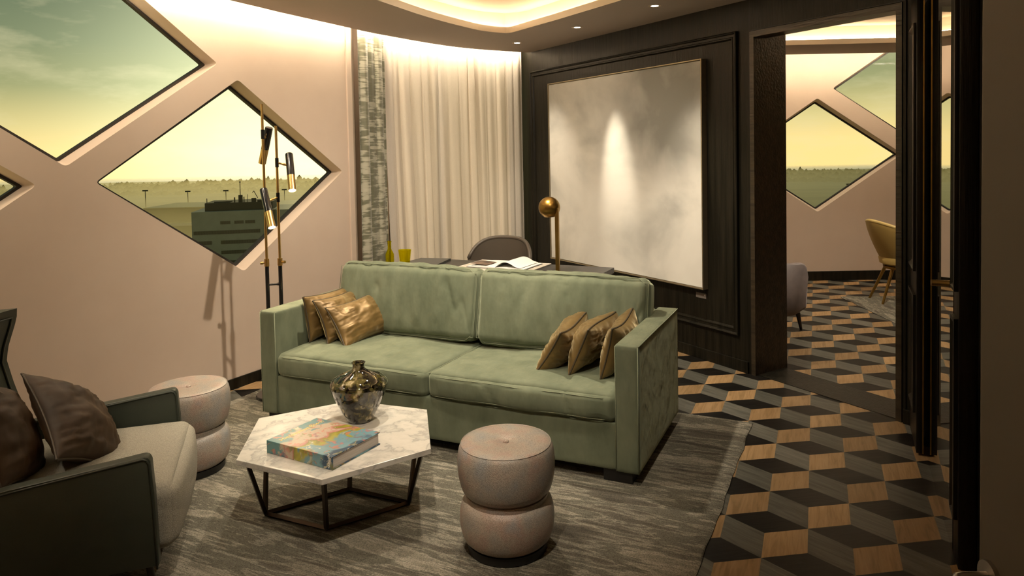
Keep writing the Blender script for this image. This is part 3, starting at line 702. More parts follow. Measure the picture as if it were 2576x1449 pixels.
# ---- sofa
SO = (-1.575, 4.112, 0); SR = math.radians(-23.8); SW, SD = 2.255, .86
sofa = empty('sofa', (SO[0], SO[1], ZR), SR, label='long sage green velvet sofa with two seat and two back cushions', cat='sofa')
AW = .115
bm = bmesh.new()
softbox(bm, SW - 2 * AW + .004, SD - .1, .225, .012, c=(SW / 2, SD / 2 - .045, .170), cuts=12)
mesh_obj('base', bm, mt['velvet'], parent=sofa, smooth=50)
for x0 in (0, SW - AW):
    bm = bmesh.new(); softbox(bm, AW, SD, .598, .014, c=(x0 + AW / 2, SD / 2, .353), cuts=22)
    arm = mesh_obj('arm', bm, mt['velvet'], parent=sofa, smooth=50)
    bm = bmesh.new()
    xo = SW if x0 else 0; xi = x0 if x0 else AW; s = 1 if x0 else -1
    tube(bm, [(xo - s * .004, .001, .06), (xo - s * .004, .001, .645)], .0028, seg=6)
    tube(bm, [(xo - s * .001, .01, .648), (xo - s * .001, SD - .01, .648)], .0028, seg=6)
    tube(bm, [(xi + s * .004, .001, .06), (xi + s * .004, .001, .645)], .0022, seg=6)
    mesh_obj('seam', bm, mt['seam'], parent=arm, smooth='all')
bm = bmesh.new(); softbox(bm, SW - 2 * AW + .004, .13, .585, .02, c=(SW / 2, SD - .066, .352), cuts=12)
mesh_obj('back', bm, mt['velvet'], parent=sofa, smooth=50)
cw = (SW - 2 * AW) / 2
def ring_seam(bm, w, d, z, r, c, rad=.0020, puff=0):
    pts = []
    for k in range(72):
        t = k / 72 * 4; s = int(t); f = t - s
        P = [(-1, -1), (1, -1), (1, 1), (-1, 1)]; a, b = P[s], P[(s + 1) % 4]
        u = a[0] + (b[0] - a[0]) * f; v = a[1] + (b[1] - a[1]) * f
        x = u * (w / 2 - .002); y = v * (d / 2 - .002)
        cr_ = (abs(u) > .985 and abs(v) > .985)
        if cr_: x *= (1 - r / w); y *= (1 - r / d)
        if abs(v) == 1: y += v * puff * (1 - u * u) ** .5
        pts.append((c[0] + x, c[1] + y, z + noise.noise(Vector((x * 5, y * 5, z))) * .004))
    tube(bm, pts, rad, closed=True, seg=6)
for k in range(2):
    cx_ = AW + cw * (k + .5)
    sg = lambda p: (-.022 * max(0, p[2]) * math.exp(-((p[0] - (.9 if k == 0 else -.9)) / .5) ** 2) * max(0, p[1] * .5 + .5))
    bm = bmesh.new(); softbox(bm, cw - .004, .70, .135, .034, puff=(.0, .022, .024), wr=.012, seed=k + 1, cuts=84, c=(cx_, .345, .345), wdir=(1, .45, .6), sag=sg)
    sc_ = mesh_obj('seat_cushion', bm, mt['velvet'], parent=sofa, smooth='all')
    bm = bmesh.new(); ring_seam(bm, cw - .004, .70, .397, .034, (cx_, .345, 0), puff=.014); ring_seam(bm, cw - .004, .70, .297, .034, (cx_, .345, 0), puff=.014)
    mesh_obj('piping', bm, mt['seam'], parent=sc_, smooth='all')
    bm = bmesh.new(); w2 = cw + (.0 if k == 0 else .02)
    softbox(bm, w2 - .012, .165, .425, .05, puff=(.006, .036, .018), wr=.016, seed=k + 5, cuts=84, wdir=(1.5, 1, .35))
    bc = mesh_obj('back_cushion', bm, mt['velvet'], parent=sofa, smooth='all', loc=(cx_ + (-.002 if k == 0 else .012), .635, .632), rot=(math.radians(-11), 0, 0))
    bm = bmesh.new()
    b3 = bmesh.new(); ring_seam(b3, w2 - .012, .425, .068, .05, (0, 0, 0)); bmesh.ops.rotate(b3, verts=b3.verts, matrix=Matrix.Rotation(PI / 2, 3, 'X')); 
    mesh_obj('piping', b3, mt['seam'], parent=bc, smooth='all'); bm.free()
for x0 in (.10, SW - .20):
    for y0 in (.02, SD - .12):
        bm = bmesh.new(); box(bm, x0 + (-.07 if x0 < 1 else .02), x0 + (.05 if x0 < 1 else .16), y0, y0 + .09, 0, .062, .002); mesh_obj('leg', bm, mt['matblack'], parent=sofa)
SM = Matrix.Translation((SO[0], SO[1], ZR)) @ Matrix.Rotation(SR, 4, 'Z')
def sw(x, y, z): return SM @ Vector((x, y, z))
def sd(x, y, z): return SM.to_3x3() @ Vector((x, y, z))
seat = .43
cush = [('bronze velvet cushion with dark piping, leaning hardest into the left sofa arm', (.185, .44, seat), (.04, 1, .02), (-.14, .0, .97), 1),
        ('bronze velvet cushion, middle of the three at the left sofa arm', (.315, .425, seat), (.03, 1, .03), (-.36, .0, .93), 2),
        ('bright gold velvet cushion, frontmost of the three by the left sofa arm', (.475, .42, seat - .005), (.10, 1, .05), (-.52, .0, .86), 3),
        ('bronze velvet cushion, furthest from the right sofa arm of its three', (1.675, .385, seat), (.06, 1, .06), (.56, .0, .83), 4),
        ('bronze velvet cushion, middle of the three at the right sofa arm', (1.86, .39, seat), (.04, 1, .06), (.42, .0, .90), 5),
        ('bronze velvet cushion, tucked against the right sofa arm', (2.015, .39, seat), (.02, 1, .06), (.26, .0, .96), 6)]
for lb, p, xd, zd, sdn in cush:
    o = pillow('cushion', .43, .275, .155, (mt['gold'], mt['pipe']), seed=sdn * 3, label=lb, group='bronze velvet cushions on the green sofa')
    orient(o, sw(*p), sd(*xd), sd(*zd))

# ---- round poufs
def pouf(x, y, label):
    t = empty('pouf', (x, y, ZR), 0, label=label, cat='pouf', group='shagreen leather poufs')
    bm = bmesh.new(); lathe(bm, [(0, 0), (.152, 0), (.156, .004), (.158, .034), (0, .034)], 64); mesh_obj('plinth', bm, mt['matblack'], parent=t, smooth=30)
    def seg(z0, z1, r0, rm, r1, top=False):
        P = [(0, z0), (r0 - .012, z0), (r0 - .003, z0 + .006)]
        for k in range(1, 12):
            f = k / 12; P.append((r0 + (rm - r0) * math.sin(f * PI) ** .55 + (r1 - r0) * f, z0 + .006 + (z1 - z0 - .012) * f))
        if top: P += [(r1 + .002, z1 - .006), (r1 - .004, z1 - .001), (r1 - .03, z1 + .002), (.06, z1 + .004), (.022, z1 - .001), (.015, z1 - .005), (0, z1 - .005)]
        else: P += [(r1 - .003, z1 - .004), (r1 - .014, z1), (0, z1)]
        return P
    bm = bmesh.new(); lathe(bm, seg(.034, .205, .160, .182, .166), 72); mesh_obj('lower_drum', bm, mt['shag'], parent=t, smooth=40)
    bm = bmesh.new(); lathe(bm, [(.150, .20), (.160, .202), (.162, .222), (.150, .226)], 72); mesh_obj('waist_band', bm, mt['shag'], parent=t, smooth=40)
    bm = bmesh.new(); lathe(bm, seg(.222, .418, .164, .184, .176, True), 72); up = mesh_obj('upper_drum', bm, mt['shag'], parent=t, smooth=40)
    bm = bmesh.new(); tube(bm, [(.1755 * math.cos(2 * PI * k / 72), .1755 * math.sin(2 * PI * k / 72), .4155) for k in range(72)], .0018, closed=True, seg=6); mesh_obj('seam', bm, mt['shag'], parent=up, smooth='all')
    bm = bmesh.new(); lathe(bm, [(0, .421), (.007, .4205), (.0115, .418), (.012, .414)], 24); mesh_obj('button', bm, mt['shag'], parent=up, smooth='all')
    return t
pouf(-.104, 2.745, 'round pinkish grey shagreen pouf in front of the sofa, in full view')
pouf(-1.70, 3.49, 'round grey shagreen pouf behind the armchair, half hidden by its arm')

# ---- coffee table
TC = (-.843, 3.057)
hexa = [(-1.186, 2.803), (-.789, 2.614), (-.417, 2.876), (-.497, 3.328), (-.889, 3.468), (-1.265, 3.255)]
hexl = [(x - TC[0], y - TC[1]) for x, y in hexa]
tb = empty('coffee_table', (TC[0], TC[1], ZR), 0, label='low hexagonal coffee table with white marble top and bronze frame', cat='table')
TH = .345 - ZR
bm = bmesh.new(); prism(bm, hexl, TH - .022, TH, .0015); mesh_obj('tabletop', bm, mt['marble'], parent=tb)
B1, B2, B3 = (-1.156 - TC[0], 3.012 - TC[1]), (-.855 - TC[0], 2.878 - TC[1]), (-.549 - TC[0], 3.083 - TC[1])
B4 = (-.845 - TC[0], 3.222 - TC[1]); BT = [B1, B2, B3, B4]
def bar(bm, a, b, w=.0085):
    tube(bm, [a, b], w * 1.25, seg=4)
bm = bmesh.new()
for k in range(4): bar(bm, (*BT[k], .010), (*BT[(k + 1) % 4], .010))
mesh_obj('bottom_rail', bm, mt['bronze'], parent=tb)
ins = [(x * .90, y * .90) for x, y in hexl]
for hi, bi in ((0, 0), (5, 0), (1, 1), (2, 2), (3, 2), (4, 3)):
    bm = bmesh.new(); bar(bm, (*BT[bi], .010), (*ins[hi], TH - .028)); mesh_obj('leg', bm, mt['bronze'], parent=tb)
bm = bmesh.new()
for k in range(6): bar(bm, (*ins[k], TH - .031), (*ins[(k + 1) % 6], TH - .031), .0065)
mesh_obj('top_rail', bm, mt['bronze'], parent=tb)
# vase
vz = .345
vb = empty('vase', (-.785, 3.205, vz), 0, label='mottled black and amber glass vase with narrow neck on the marble table', cat='vase')
po = [(0, .0), (.048, 0), (.055, .004), (.070, .030), (.096, .080), (.118, .128), (.128, .160), (.1295, .172), (.126, .182), (.112, .196), (.085, .212), (.055, .224), (.034, .234), (.027, .243), (.0255, .252), (.027, .262), (.0315, .268)]
pi_ = [(max(0, r - .004), z + (.006 if z < .01 else 0)) for r, z in po][::-1]
bm = bmesh.new(); lathe(bm, po + [(.029, .2695)] + pi_, 72); mesh_obj('body', bm, mt['vase'], parent=vb, smooth=60)
# art book
def f_cover(nt, L, p):
    tc = node(nt, 'ShaderNodeTexCoord')
    n = node(nt, 'ShaderNodeTexNoise', Scale=9.0, Detail=4.0, Distortion=1.0); L(tc.outputs['Object'], n.inputs['Vector'])
    m1 = node(nt, 'ShaderNodeMix', data_type='RGBA'); m1.inputs[0].default_value = .24; L(tc.outputs['Object'], m1.inputs[6]); L(n.outputs['Color'], m1.inputs[7])
    sp = node(nt, 'ShaderNodeSeparateXYZ'); L(m1.outputs[2], sp.inputs[0])
    mr = node(nt, 'ShaderNodeMapRange'); mr.inputs[1].default_value = .12; mr.inputs[2].default_value = .40; L(sp.outputs[0], mr.inputs[0])
    r = ramp(nt, [(0, (.07, .19, .20)), (.16, (.09, .22, .23)), (.20, (.42, .34, .25)), (.42, (.44, .34, .26)), (.47, (.42, .15, .12)), (.53, (.20, .18, .03)), (.64, (.34, .30, .03)), (.70, (.13, .26, .31)), (.88, (.16, .30, .34)), (1, (.03, .07, .12))])
    L(mr.outputs[0], r.inputs[0])
    v = node(nt, 'ShaderNodeTexNoise', Scale=34.0, Detail=3.0, Distortion=.8); L(tc.outputs['Object'], v.inputs['Vector'])
    r2 = ramp(nt, [(.54, (0, 0, 0)), (.58, (1, 1, 1))]); L(v.outputs[0], r2.inputs[0])
    r3 = ramp(nt, [(.35, (.06, .10, .16)), (.48, (.55, .16, .12)), (.55, (.15, .16, .03)), (.7, (.70, .60, .45))]); L(n.outputs[0], r3.inputs[0])
    mx = node(nt, 'ShaderNodeMix', data_type='RGBA'); m2 = node(nt, 'ShaderNodeMath', operation='MULTIPLY'); m2.inputs[1].default_value = .75; L(r2.outputs[0], m2.inputs[0])
    L(m2.outputs[0], mx.inputs[0]); L(r.outputs[0], mx.inputs[6]); L(r3.outputs[0], mx.inputs[7]); L(mx.outputs[2], p.inputs['Base Color']); p.inputs['Roughness'].default_value = .3
mt['cover'] = two('colourful_painted_cover', f_cover)
# cover corners in world at z .40: A spine left, B far, C page right, D spine near
BAc, BDc = Vector((-1.084, 2.869)), Vector((-.766, 2.691)); bx = (BDc - BAc).normalized(); byv = Vector((-bx.y, bx.x))
bk = empty('art_book', (BAc.x, BAc.y, .3455), math.atan2(bx.y, bx.x), label='thick colourful art book lying closed on the marble coffee table', cat='book')
BWd, BHt, BT_ = .362, .272, .052
bm = bmesh.new(); box(bm, .005, BWd - .005, .006, BHt - .006, .004, BT_ - .004); mesh_obj('pages', bm, M('book_pages', (.50, .46, .42), .7, col2=(.36, .33, .30), nscale=60, nmap=(.2, .2, 14)), parent=bk)
bm = bmesh.new(); box(bm, 0, BWd, .0, BHt, BT_ - .004, BT_, .001); box(bm, 0, BWd, 0, BHt, 0, .004, .001); box(bm, 0, BWd, -.004, .003, 0, BT_, .0015)
cv = mesh_obj('cover', bm, mt['cover'], parent=bk)
def text(body, size, mat, parent, loc, rot, name='lettering', ext=.0004, shear=0, align='LEFT'):
    c = bpy.data.curves.new(name, 'FONT'); c.body = body; c.size = size; c.extrude = ext; c.shear = shear; c.align_x = align
    o = bpy.data.objects.new(name, c); COL.objects.link(o); o.parent = parent; o.location = loc; o.rotation_euler = rot
    c.materials.append(mat)
    dg = bpy.context.evaluated_depsgraph_get(); me = bpy.data.meshes.new_from_object(o.evaluated_get(dg)); o2 = bpy.data.objects.new(name, me); COL.objects.link(o2)
    o2.parent = parent; o2.location = loc; o2.rotation_euler = rot; bpy.data.objects.remove(o); return o2
mt['goldp'] = M('gold_print', (.75, .55, .16), .3, .3)
mt['whitep'] = M('white_print', (.8, .8, .76), .5)
text('Hieronymus Bosch', .031, mt['goldp'], bk, (.062, .018, BT_ + .0002), (0, 0, PI / 2), name='title', shear=.1)
text('TASCHEN', .013, mt['whitep'], bk, (BWd - .012, -.0043, .004), (PI / 2, -PI / 2, 0), name='publisher_mark')

# ---- armchair at the left
AO = (-1.447, 2.786, 0); AR = math.radians(19.94)
ac_ = empty('armchair', (AO[0], AO[1], ZR), AR, label='green grey leather wing armchair with light tweed seat, cut by left edge', cat='armchair')
def arm_panel(y0, s):
    """s=+1 far side, -1 near side; outline in x,z"""
    prof = [(.012, .135), (.004, .40), (-.002, .505), (-.010, .520), (-.022, .524), (-.42, .478), (-.60, .452), (-.66, .40), (-.70, .135)]
    bm = bmesh.new(); prism(bm, prof, min(y0, y0 + s * .05), max(y0, y0 + s * .05), .006, xf=lambda a, b, c: (a, c, b)); 
    a = mesh_obj('arm', bm, mt['leather'], parent=ac_, smooth=30)
    yo = y0 + s * .051
    bm = bmesh.new()
    for yy in (yo, y0 - s * .001):
        tube(bm, [(x * .985 - .006 * (x > -.1), yy, z - .008) for x, z in prof[:7]], .0038, seg=6)
    mesh_obj('piping', bm, mt['leatherp'], parent=a, smooth='all')
arm_panel(.352, 1); arm_panel(-.352, -1)
# wing back shell
bm = bmesh.new()
bp = [(-.575, .20), (-.565, .44), (-.589, .500), (-.622, .625), (-.642, .720), (-.632, .780), (-.606, .865), (-.590, .930)]
def backx(z):
    for (x0, z0), (x1, z1) in zip(bp, bp[1:]):
        if z <= z1: return x0 + (x1 - x0) * max(0, (z - z0) / (z1 - z0))
    return bp[-1][0]
NY, NZ = 28, 24; G = {}
for s in (0, 1):
    for i in range(NY + 1):
        for j in range(NZ + 1):
            u = 2 * i / NY - 1; z = .20 + (.730) * j / NZ
            wy = .402 - .012 * max(0, (z - .5)) / .43
            rr = max(0, (z - .885)) ; cut = (1 - (rr / .05) ** 2) ** .5 if rr < .05 else 0
            wy2 = wy - .035 * (1 - cut)
            x = backx(z) - (1 - abs(u) ** 2.2) * .085 - s * .055
            G[s, i, j] = bm.verts.new((x, u * wy2, z + (.0 if j < NZ else .006)))
for s in (0, 1):
    for i in range(NY):
        for j in range(NZ): bm.faces.new([G[s, i, j], G[s, i + 1, j], G[s, i + 1, j + 1], G[s, i, j + 1]][::1 if s else -1])
for j in range(NZ):
    for i in (0, NY): bm.faces.new([G[0, i, j], G[1, i, j], G[1, i, j + 1], G[0, i, j + 1]])
for i in range(NY):
    for j in (0, NZ): bm.faces.new([G[0, i, j], G[0, i + 1, j], G[1, i + 1, j], G[1, i, j]])
pc = [[G[0, i, j].co.copy() for j in range(NZ + 1)] for i in range(NY + 1)]
bkk = mesh_obj('backrest', bm, mt['leather'], parent=ac_, smooth=50)
bm = bmesh.new(); tube(bm, [pc[1][j] + Vector((.003, .0, 0)) for j in range(2, NZ)] + [pc[i][NZ - 1] + Vector((.003, 0, 0)) for i in range(2, NY - 1)] + [pc[NY - 1][j] + Vector((.003, 0, 0)) for j in range(NZ - 1, 1, -1)], .0045, seg=6)
mesh_obj('piping', bm, mt['leatherp'], parent=bkk, smooth='all')
bm = bmesh.new(); softbox(bm, .70, .690, .235, .045, puff=(.03, 0, .018), wr=.004, seed=11, cuts=36, c=(-.290, 0, .272)); mesh_obj('seat_cushion', bm, mt['tweed'], parent=ac_, smooth='all')
bm = bmesh.new(); box(bm, -.64, -.02, -.35, .35, .135, .165, .005); mesh_obj('seat_frame', bm, mt['leather'], parent=ac_)
for x, y in ((-.03, .355), (-.03, -.355), (-.60, .34), (-.60, -.34)):
    bm = bmesh.new(); tube(bm, [(x + (.025 if x > -.3 else -.03), y * 1.05, 0), (x, y, .150)], [.008, .014], seg=12); mesh_obj('leg', bm, mt['darkleg'], parent=ac_, smooth=40)
AM = Matrix.Translation((AO[0], AO[1], ZR)) @ Matrix.Rotation(AR, 4, 'Z')
aw = lambda *p: AM @ Vector(p)
ad_ = lambda *p: AM.to_3x3() @ Vector(p)
o = pillow('cushion', .42, .42, .17, (mt['browng'], mt['pipe']), seed=31, label='dark brown velvet cushion in front on the armchair seat')
orient(o, aw(-.235, -.045, .372), ad_(.40, .60, -.42), ad_(-.55, .40, .72))
o = pillow('cushion', .42, .42, .16, (mt['browng'], mt['pipe']), seed=37, label='dark brown velvet cushion at the back of the armchair, cut by left edge')
orient(o, aw(-.44, -.12, .375), ad_(.12, .90, -.35), ad_(-.40, .30, .80))

# ---- floor lamp
FL_ = empty('floor_lamp', (-1.645, 4.558, ZR), math.atan2(.075, .077) * 0 + math.radians(19.8), label='two pole brass and black floor lamp with three spot heads behind the sofa arm', cat='floor lamp')
bm = bmesh.new(); lathe(bm, [(0, 0), (.128, 0), (.130, .004), (.130, .016), (.127, .020), (0, .020)], 56); mesh_obj('base', bm, mt['black'], parent=FL_, smooth=30)
PXs = (-.040, .040)
for x, zt in zip(PXs, (1.883, 1.744)):
    bm = bmesh.new(); tube(bm, [(x, 0, .02), (x, 0, .855)], .0125, seg=16); mesh_obj('lower_pole', bm, mt['black'], parent=FL_, smooth=40)
    bm = bmesh.new(); tube(bm, [(x, 0, .85), (x, 0, zt)], .0082, seg=16); mesh_obj('upper_pole', bm, mt['brass'], parent=FL_, smooth=40)
    bm = bmesh.new(); tube(bm, [(x, 0, .845), (x, 0, .892)], .0155, seg=20); col_ = mesh_obj('clamp', bm, mt['brass'], parent=FL_, smooth=40)
    bm = bmesh.new(); s = -1 if x < 0 else 1
    d = Vector((s, -.15, 0)) if x < 0 else Vector((.75, -.65, 0))
    tube(bm, [Vector((x, 0, .868)), Vector((x, 0, .868)) + d * .022], .005, seg=10); tube(bm, [Vector((x, 0, .868)) + d * .022, Vector((x, 0, .868)) + d * .040], .0095, seg=16)
    mesh_obj('knob', bm, mt['brass'], parent=col_, smooth=40)
bm = bmesh.new(); tube(bm, [(-.04, 0, .725), (.04, 0, .725)], .0065, seg=12); tube(bm, [(.012, 0, .725), (.030, 0, .725)], [.0065, .011], seg=12); mesh_obj('cross_bar', bm, mt['black'], parent=FL_, smooth=40)
def head(px, z0, top, bot, side, lit=True):
    """px pole x, z0 joint height, top/bot ends (x,y,z) of the head"""
    T, B = Vector(top), Vector(bot); ax = (B - T).normalized(); Lh = (B - T).length
    bm = bmesh.new(); tube(bm, [(px, 0, z0 - .030), (px, 0, z0 + .030)], .0115, seg=16); sl = mesh_obj('sleeve', bm, mt['black'], parent=FL_, smooth=40)
    m = T + ax * Lh * .33
    bm = bmesh.new(); tube(bm, [T, T + ax * .008, T + ax * Lh * .60], [.023, .0245, .0245], seg=28); sh = mesh_obj('lamp_head', bm, mt['black'], parent=FL_, smooth=40)
    bm = bmesh.new(); tube(bm, [T + ax * Lh * .60, B], .0238, seg=28, cap=False); tube(bm, [T + ax * Lh * .62, B], .0225, seg=28, cap=False); mesh_obj('brass_nozzle', bm, mt['brass'], parent=sh, smooth=40)
    bm = bmesh.new(); J = Vector((px, 0, z0)); q = m - J; tube(bm, [J, J + q * .45], [.0075, .0055], seg=10); tube(bm, [J + q * .35, J + q * .5, J + q * .8], [.0055, .0085, .0055], seg=12); tube(bm, [J + q * .8, m], .0075, seg=10)
    mesh_obj('joint', bm, mt['brass'], parent=sh, smooth=40)
    bm = bmesh.new(); tube(bm, [B - ax * .008, B - ax * .004], .0222, seg=28); mesh_obj('lamp_glow', bm, mt['bulb'] if lit else mt['black'], parent=sh)
    if lit:
        wm = Matrix.Translation((-1.645, 4.558, ZR)) @ Matrix.Rotation(math.radians(19.8), 4, 'Z')
        p = wm @ (B + ax * .004); q = wm @ (B + ax * 1.0); spot(p, q, 9, 85, .7, (1, .78, .5), .02)
head(-.040, 1.69, (.000, .035, 1.735), (-.050, .110, 1.505), 1, False)
head(.040, 1.508, (.116, .030, 1.562), (.126, -.105, 1.330), 1)
head(.040, 1.285, (-.046, -.010, 1.340), (-.002, -.145, 1.105), -1)

# ---- desk with its things
DO = Vector((.585, 4.878)); D2 = Vector((.428, 4.503)); far_dir = Vector((-.61 - .585, 5.41 - 4.878)).normalized()
dang = math.atan2(-far_dir.y, -far_dir.x)
desk = empty('desk', (-.28, 4.98, 0), dang, label='dark oak writing desk standing behind the green sofa', cat='desk')
bm = bmesh.new(); DL, DD = 1.56, .56
def dl(x, y):
    v = Vector((x, y)) - Vector((-.28, 4.98)); c, s = math.cos(-dang), math.sin(-dang); return (v.x * c - v.y * s, v.x * s + v.y * c)
dr, df = dl(.585, 4.878)
box(bm, dr - DL, dr, df - DD, df, .712, .750, .002); mesh_obj('desktop', bm, mt['desk'], parent=desk)
bm = bmesh.new(); box(bm, dr - DL + .04, dr - .04, df - DD + .03, df - .03, .60, .712, .002); mesh_obj('apron', bm, mt['desk'], parent=desk)
bm = bmesh.new(); box(bm, dr - .98, dr - .66, df - DD + .022, df - DD + .03, .612, .702, .001); mesh_obj('drawer', bm, mt['desk'], parent=desk)
for x in (dr - DL + .04, dr - .09):
    for y in (df - DD + .03, df - .08):
        bm = bmesh.new(); box(bm, x, x + .05, y, y + .05, 0, .60, .002); mesh_obj('leg', bm, mt['desk'], parent=desk)
ZD = .7502
# pale board
q = [(-.536, 4.890), (-.011, 4.689), (.147, 5.065), (-.367, 5.319)]
cx_ = sum(p[0] for p in q) / 4; cy_ = sum(p[1] for p in q) / 4
w_ = Vector((.147 + .367, 5.065 - 5.319)).normalized()
board = empty('desk_board', (cx_, cy_, ZD), math.atan2(w_.y, w_.x), label='pale leather desk pad under the open book', cat='desk pad')
bm = bmesh.new(); box(bm, -.285, .285, -.215, .215, 0, .008, .002); mesh_obj('pad', bm, mt['lgrey'], parent=board)
bm = bmesh.new(); tube(bm, [(-.275, -.205, .0082), (.275, -.205, .0082), (.275, .205, .0082), (-.275, .205, .0082)], .0008, closed=True, seg=4); mesh_obj('stitching', bm, mt['paper'], parent=board)
# open book on it
ob = empty('open_book', (cx_ + .02, cy_ + .0, ZD + .0085), math.atan2(w_.y, w_.x), label='open book with white pages and one lifted leaf on the desk pad', cat='book')
bm = bmesh.new(); box(bm, -.225, .225, -.15, .15, 0, .003, .001); mesh_obj('cover', bm, mt['grey'], parent=ob)
def leaf(bm, s, hgt, n=18, th=.003, wid=.22, curl=0):
    top = []
    for i in range(n + 1):
        f = i / n; x = s * f * wid * (1 - curl * .1 * f); z = .004 + hgt * math.sin(min(1, f * 1.25) * PI * (.55 if not curl else .8)) * (1 - f * (.6 if not curl else .75)) + .006 * (1 - f)
        top.append((x, z))
    rows = []
    for y in (-.145, .145):
        rows.append(([bm.verts.new((x, y, z)) for x, z in top], [bm.verts.new((x, y, max(.0032, z - th))) for x, z in top]))
    for k in range(n):
        (a, al), (b, bl) = rows
        bm.faces.new((a[k], a[k + 1], b[k + 1], b[k])); bm.faces.new((al[k + 1], al[k], bl[k], bl[k + 1])); bm.faces.new((a[k], al[k], al[k + 1], a[k + 1])); bm.faces.new((b[k + 1], bl[k + 1], bl[k], b[k]))
    bm.faces.new((rows[0][0][n], rows[0][1][n], rows[1][1][n], rows[1][0][n])); bm.faces.new((rows[0][0][0], rows[1][0][0], rows[1][1][0], rows[0][1][0]))
bm = bmesh.new(); leaf(bm, -1, .010, th=.02); mesh_obj('left_pages', bm, mt['paper'], parent=ob, smooth=40)
bm = bmesh.new(); leaf(bm, 1, .010, th=.02); mesh_obj('right_pages', bm, mt['paper'], parent=ob, smooth=40)
bm = bmesh.new(); leaf(bm, 1, .062, th=.0006, wid=.215, curl=1); mesh_obj('lifted_leaf', bm, mt['paper'], parent=ob, smooth=60)
bm = bmesh.new(); box(bm, -.205, -.075, -.125, .02, .0135, .0145); ph = mesh_obj('printed_picture', bm, M('printed_picture_ink', (.20, .13, .09), .4, col2=(.04, .03, .03), nscale=18), parent=ob, loc=(0, 0, .0012), rot=(0, math.radians(3), 0))
# notebook
nb = empty('notebook_folder', (-.745, 5.215, ZD), math.radians(-13), label='flat dark grey hotel folder lying on the desk left of the pad', cat='folder')
bm = bmesh.new(); box(bm, -.12, .12, -.16, .16, .012, .016, .001); box(bm, -.12, .12, -.16, .16, 0, .004, .001); box(bm, .118, .122, -.16, .16, 0, .016, .001); mesh_obj('cover', bm, mt['grey'], parent=nb)
bm = bmesh.new(); box(bm, -.11, .117, -.152, .152, .004, .012); mesh_obj('pages', bm, mt['lgrey'], parent=nb)
# bottle & tumbler
bt = empty('glass_bottle', (-.985, 5.010, ZD), 0, label='small yellow glass bottle with narrow neck at the desk\'s left end', cat='bottle')
P = [(0, .002), (.026, .002), (.030, .006), (.030, .095), (.0295, .104), (.016, .132), (.0125, .142), (.0125, .186), (.0155, .189), (.0155, .194), (.0125, .197)]
bm = bmesh.new(); lathe(bm, P + [(max(0, r - .003), z + (.004 if z < .004 else 0)) for r, z in P][::-1], 40); mesh_obj('body', bm, mt['yglass'], parent=bt, smooth=50)
gt = empty('tumbler', (-.872, 4.975, ZD), 0, label='yellow glass tumbler beside the small yellow bottle', cat='glass')
P = [(0, .0), (.028, 0), (.030, .003), (.0445, .134), (.0450, .137)]
bm = bmesh.new(); lathe(bm, P + [(.0425, .137), (.0272, .008), (0, .008)], 40); mesh_obj('body', bm, mt['yglass'], parent=gt, smooth=50)
# desk lamp
dlm = empty('desk_lamp', (.186, 4.612, ZD), math.radians(-24), label='aged brass desk lamp with ball shade on a square stem', cat='desk lamp')
bm = bmesh.new(); prism(bm, [(-.10, -.03), (.07, -.05), (.13, .03), (-.04, .06)], 0, .012, .002); mesh_obj('base', bm, mt['brass'], parent=dlm)
bm = bmesh.new(); box(bm, -.012, .012, -.010, .010, .012, .440, .001); mesh_obj('stem', bm, mt['abrass'], parent=dlm)
bm = bmesh.new(); RB = .071
prof = [(RB * math.sin(math.radians(a)), RB * math.cos(math.radians(a))) for a in range(0, 146, 5)]; prof += [(r * .965, z * .965) for r, z in prof[::-1]]
lathe(bm, prof, 56); bmesh.ops.rotate(bm, verts=bm.verts, matrix=Matrix.Rotation(math.radians(8), 3, 'X')); bs = mesh_obj('ball_shade', bm, mt['abrass'], parent=dlm, smooth=50, loc=(-.060, .02, .440))
bm = bmesh.new(); tube(bm, [(-.02, 0, .425), (-.004, 0, .425)], .005, seg=12); bmesh.ops.create_icosphere(bm, subdivisions=2, radius=.0085, matrix=Matrix.Translation((-.022, -.008, .425))); mesh_obj('swivel', bm, mt['brass'], parent=dlm, smooth=50)
# desk chair
dc = empty('desk_chair', (-.27, 5.62, 0), math.radians(-24), label='taupe leather desk chair with rounded back behind the desk', cat='chair')
bm = bmesh.new(); NU, NV = 28, 12; G = {}
for s in (0, 1):
    for i in range(NU + 1):
        for j in range(NV + 1):
            u = 2 * i / NU - 1; v = j / NV; a = u * 1.28
            topz = .862 - .15 * abs(u) ** 3.2 - .012 * u * u; R = .265 + .035 * v - s * .028
            G[s, i, j] = bm.verts.new((R * math.sin(a), R * math.cos(a) * .82, .42 + (topz - .42) * v + (0 if j < NV else -.004 * s)))
for s in (0, 1):
    for i in range(NU):
        for j in range(NV): bm.faces.new([G[s, i, j], G[s, i + 1, j], G[s, i + 1, j + 1], G[s, i, j + 1]][::1 if s else -1])
for i in range(NU):
    for j in (0, NV): bm.faces.new([G[0, i, j], G[0, i + 1, j], G[1, i + 1, j], G[1, i, j]])
for j in range(NV):
    for i in (0, NU): bm.faces.new([G[0, i, j], G[1, i, j], G[1, i, j + 1], G[0, i, j + 1]])
rim = [G[0, i, NV].co.lerp(G[1, i, NV].co, .5) for i in range(NU + 1)]
dbk = mesh_obj('backrest', bm, mt['chairl'], parent=dc, smooth=50)
bm = bmesh.new(); tube(bm, rim, .017, seg=10); mesh_obj('rim', bm, mt['chairl'], parent=dbk, smooth='all')
bm = bmesh.new(); softbox(bm, .46, .46, .08, .035, puff=(0, 0, .015), c=(0, 0, .43), cuts=14); mesh_obj('seat', bm, mt['chairl'], parent=dc, smooth='all')
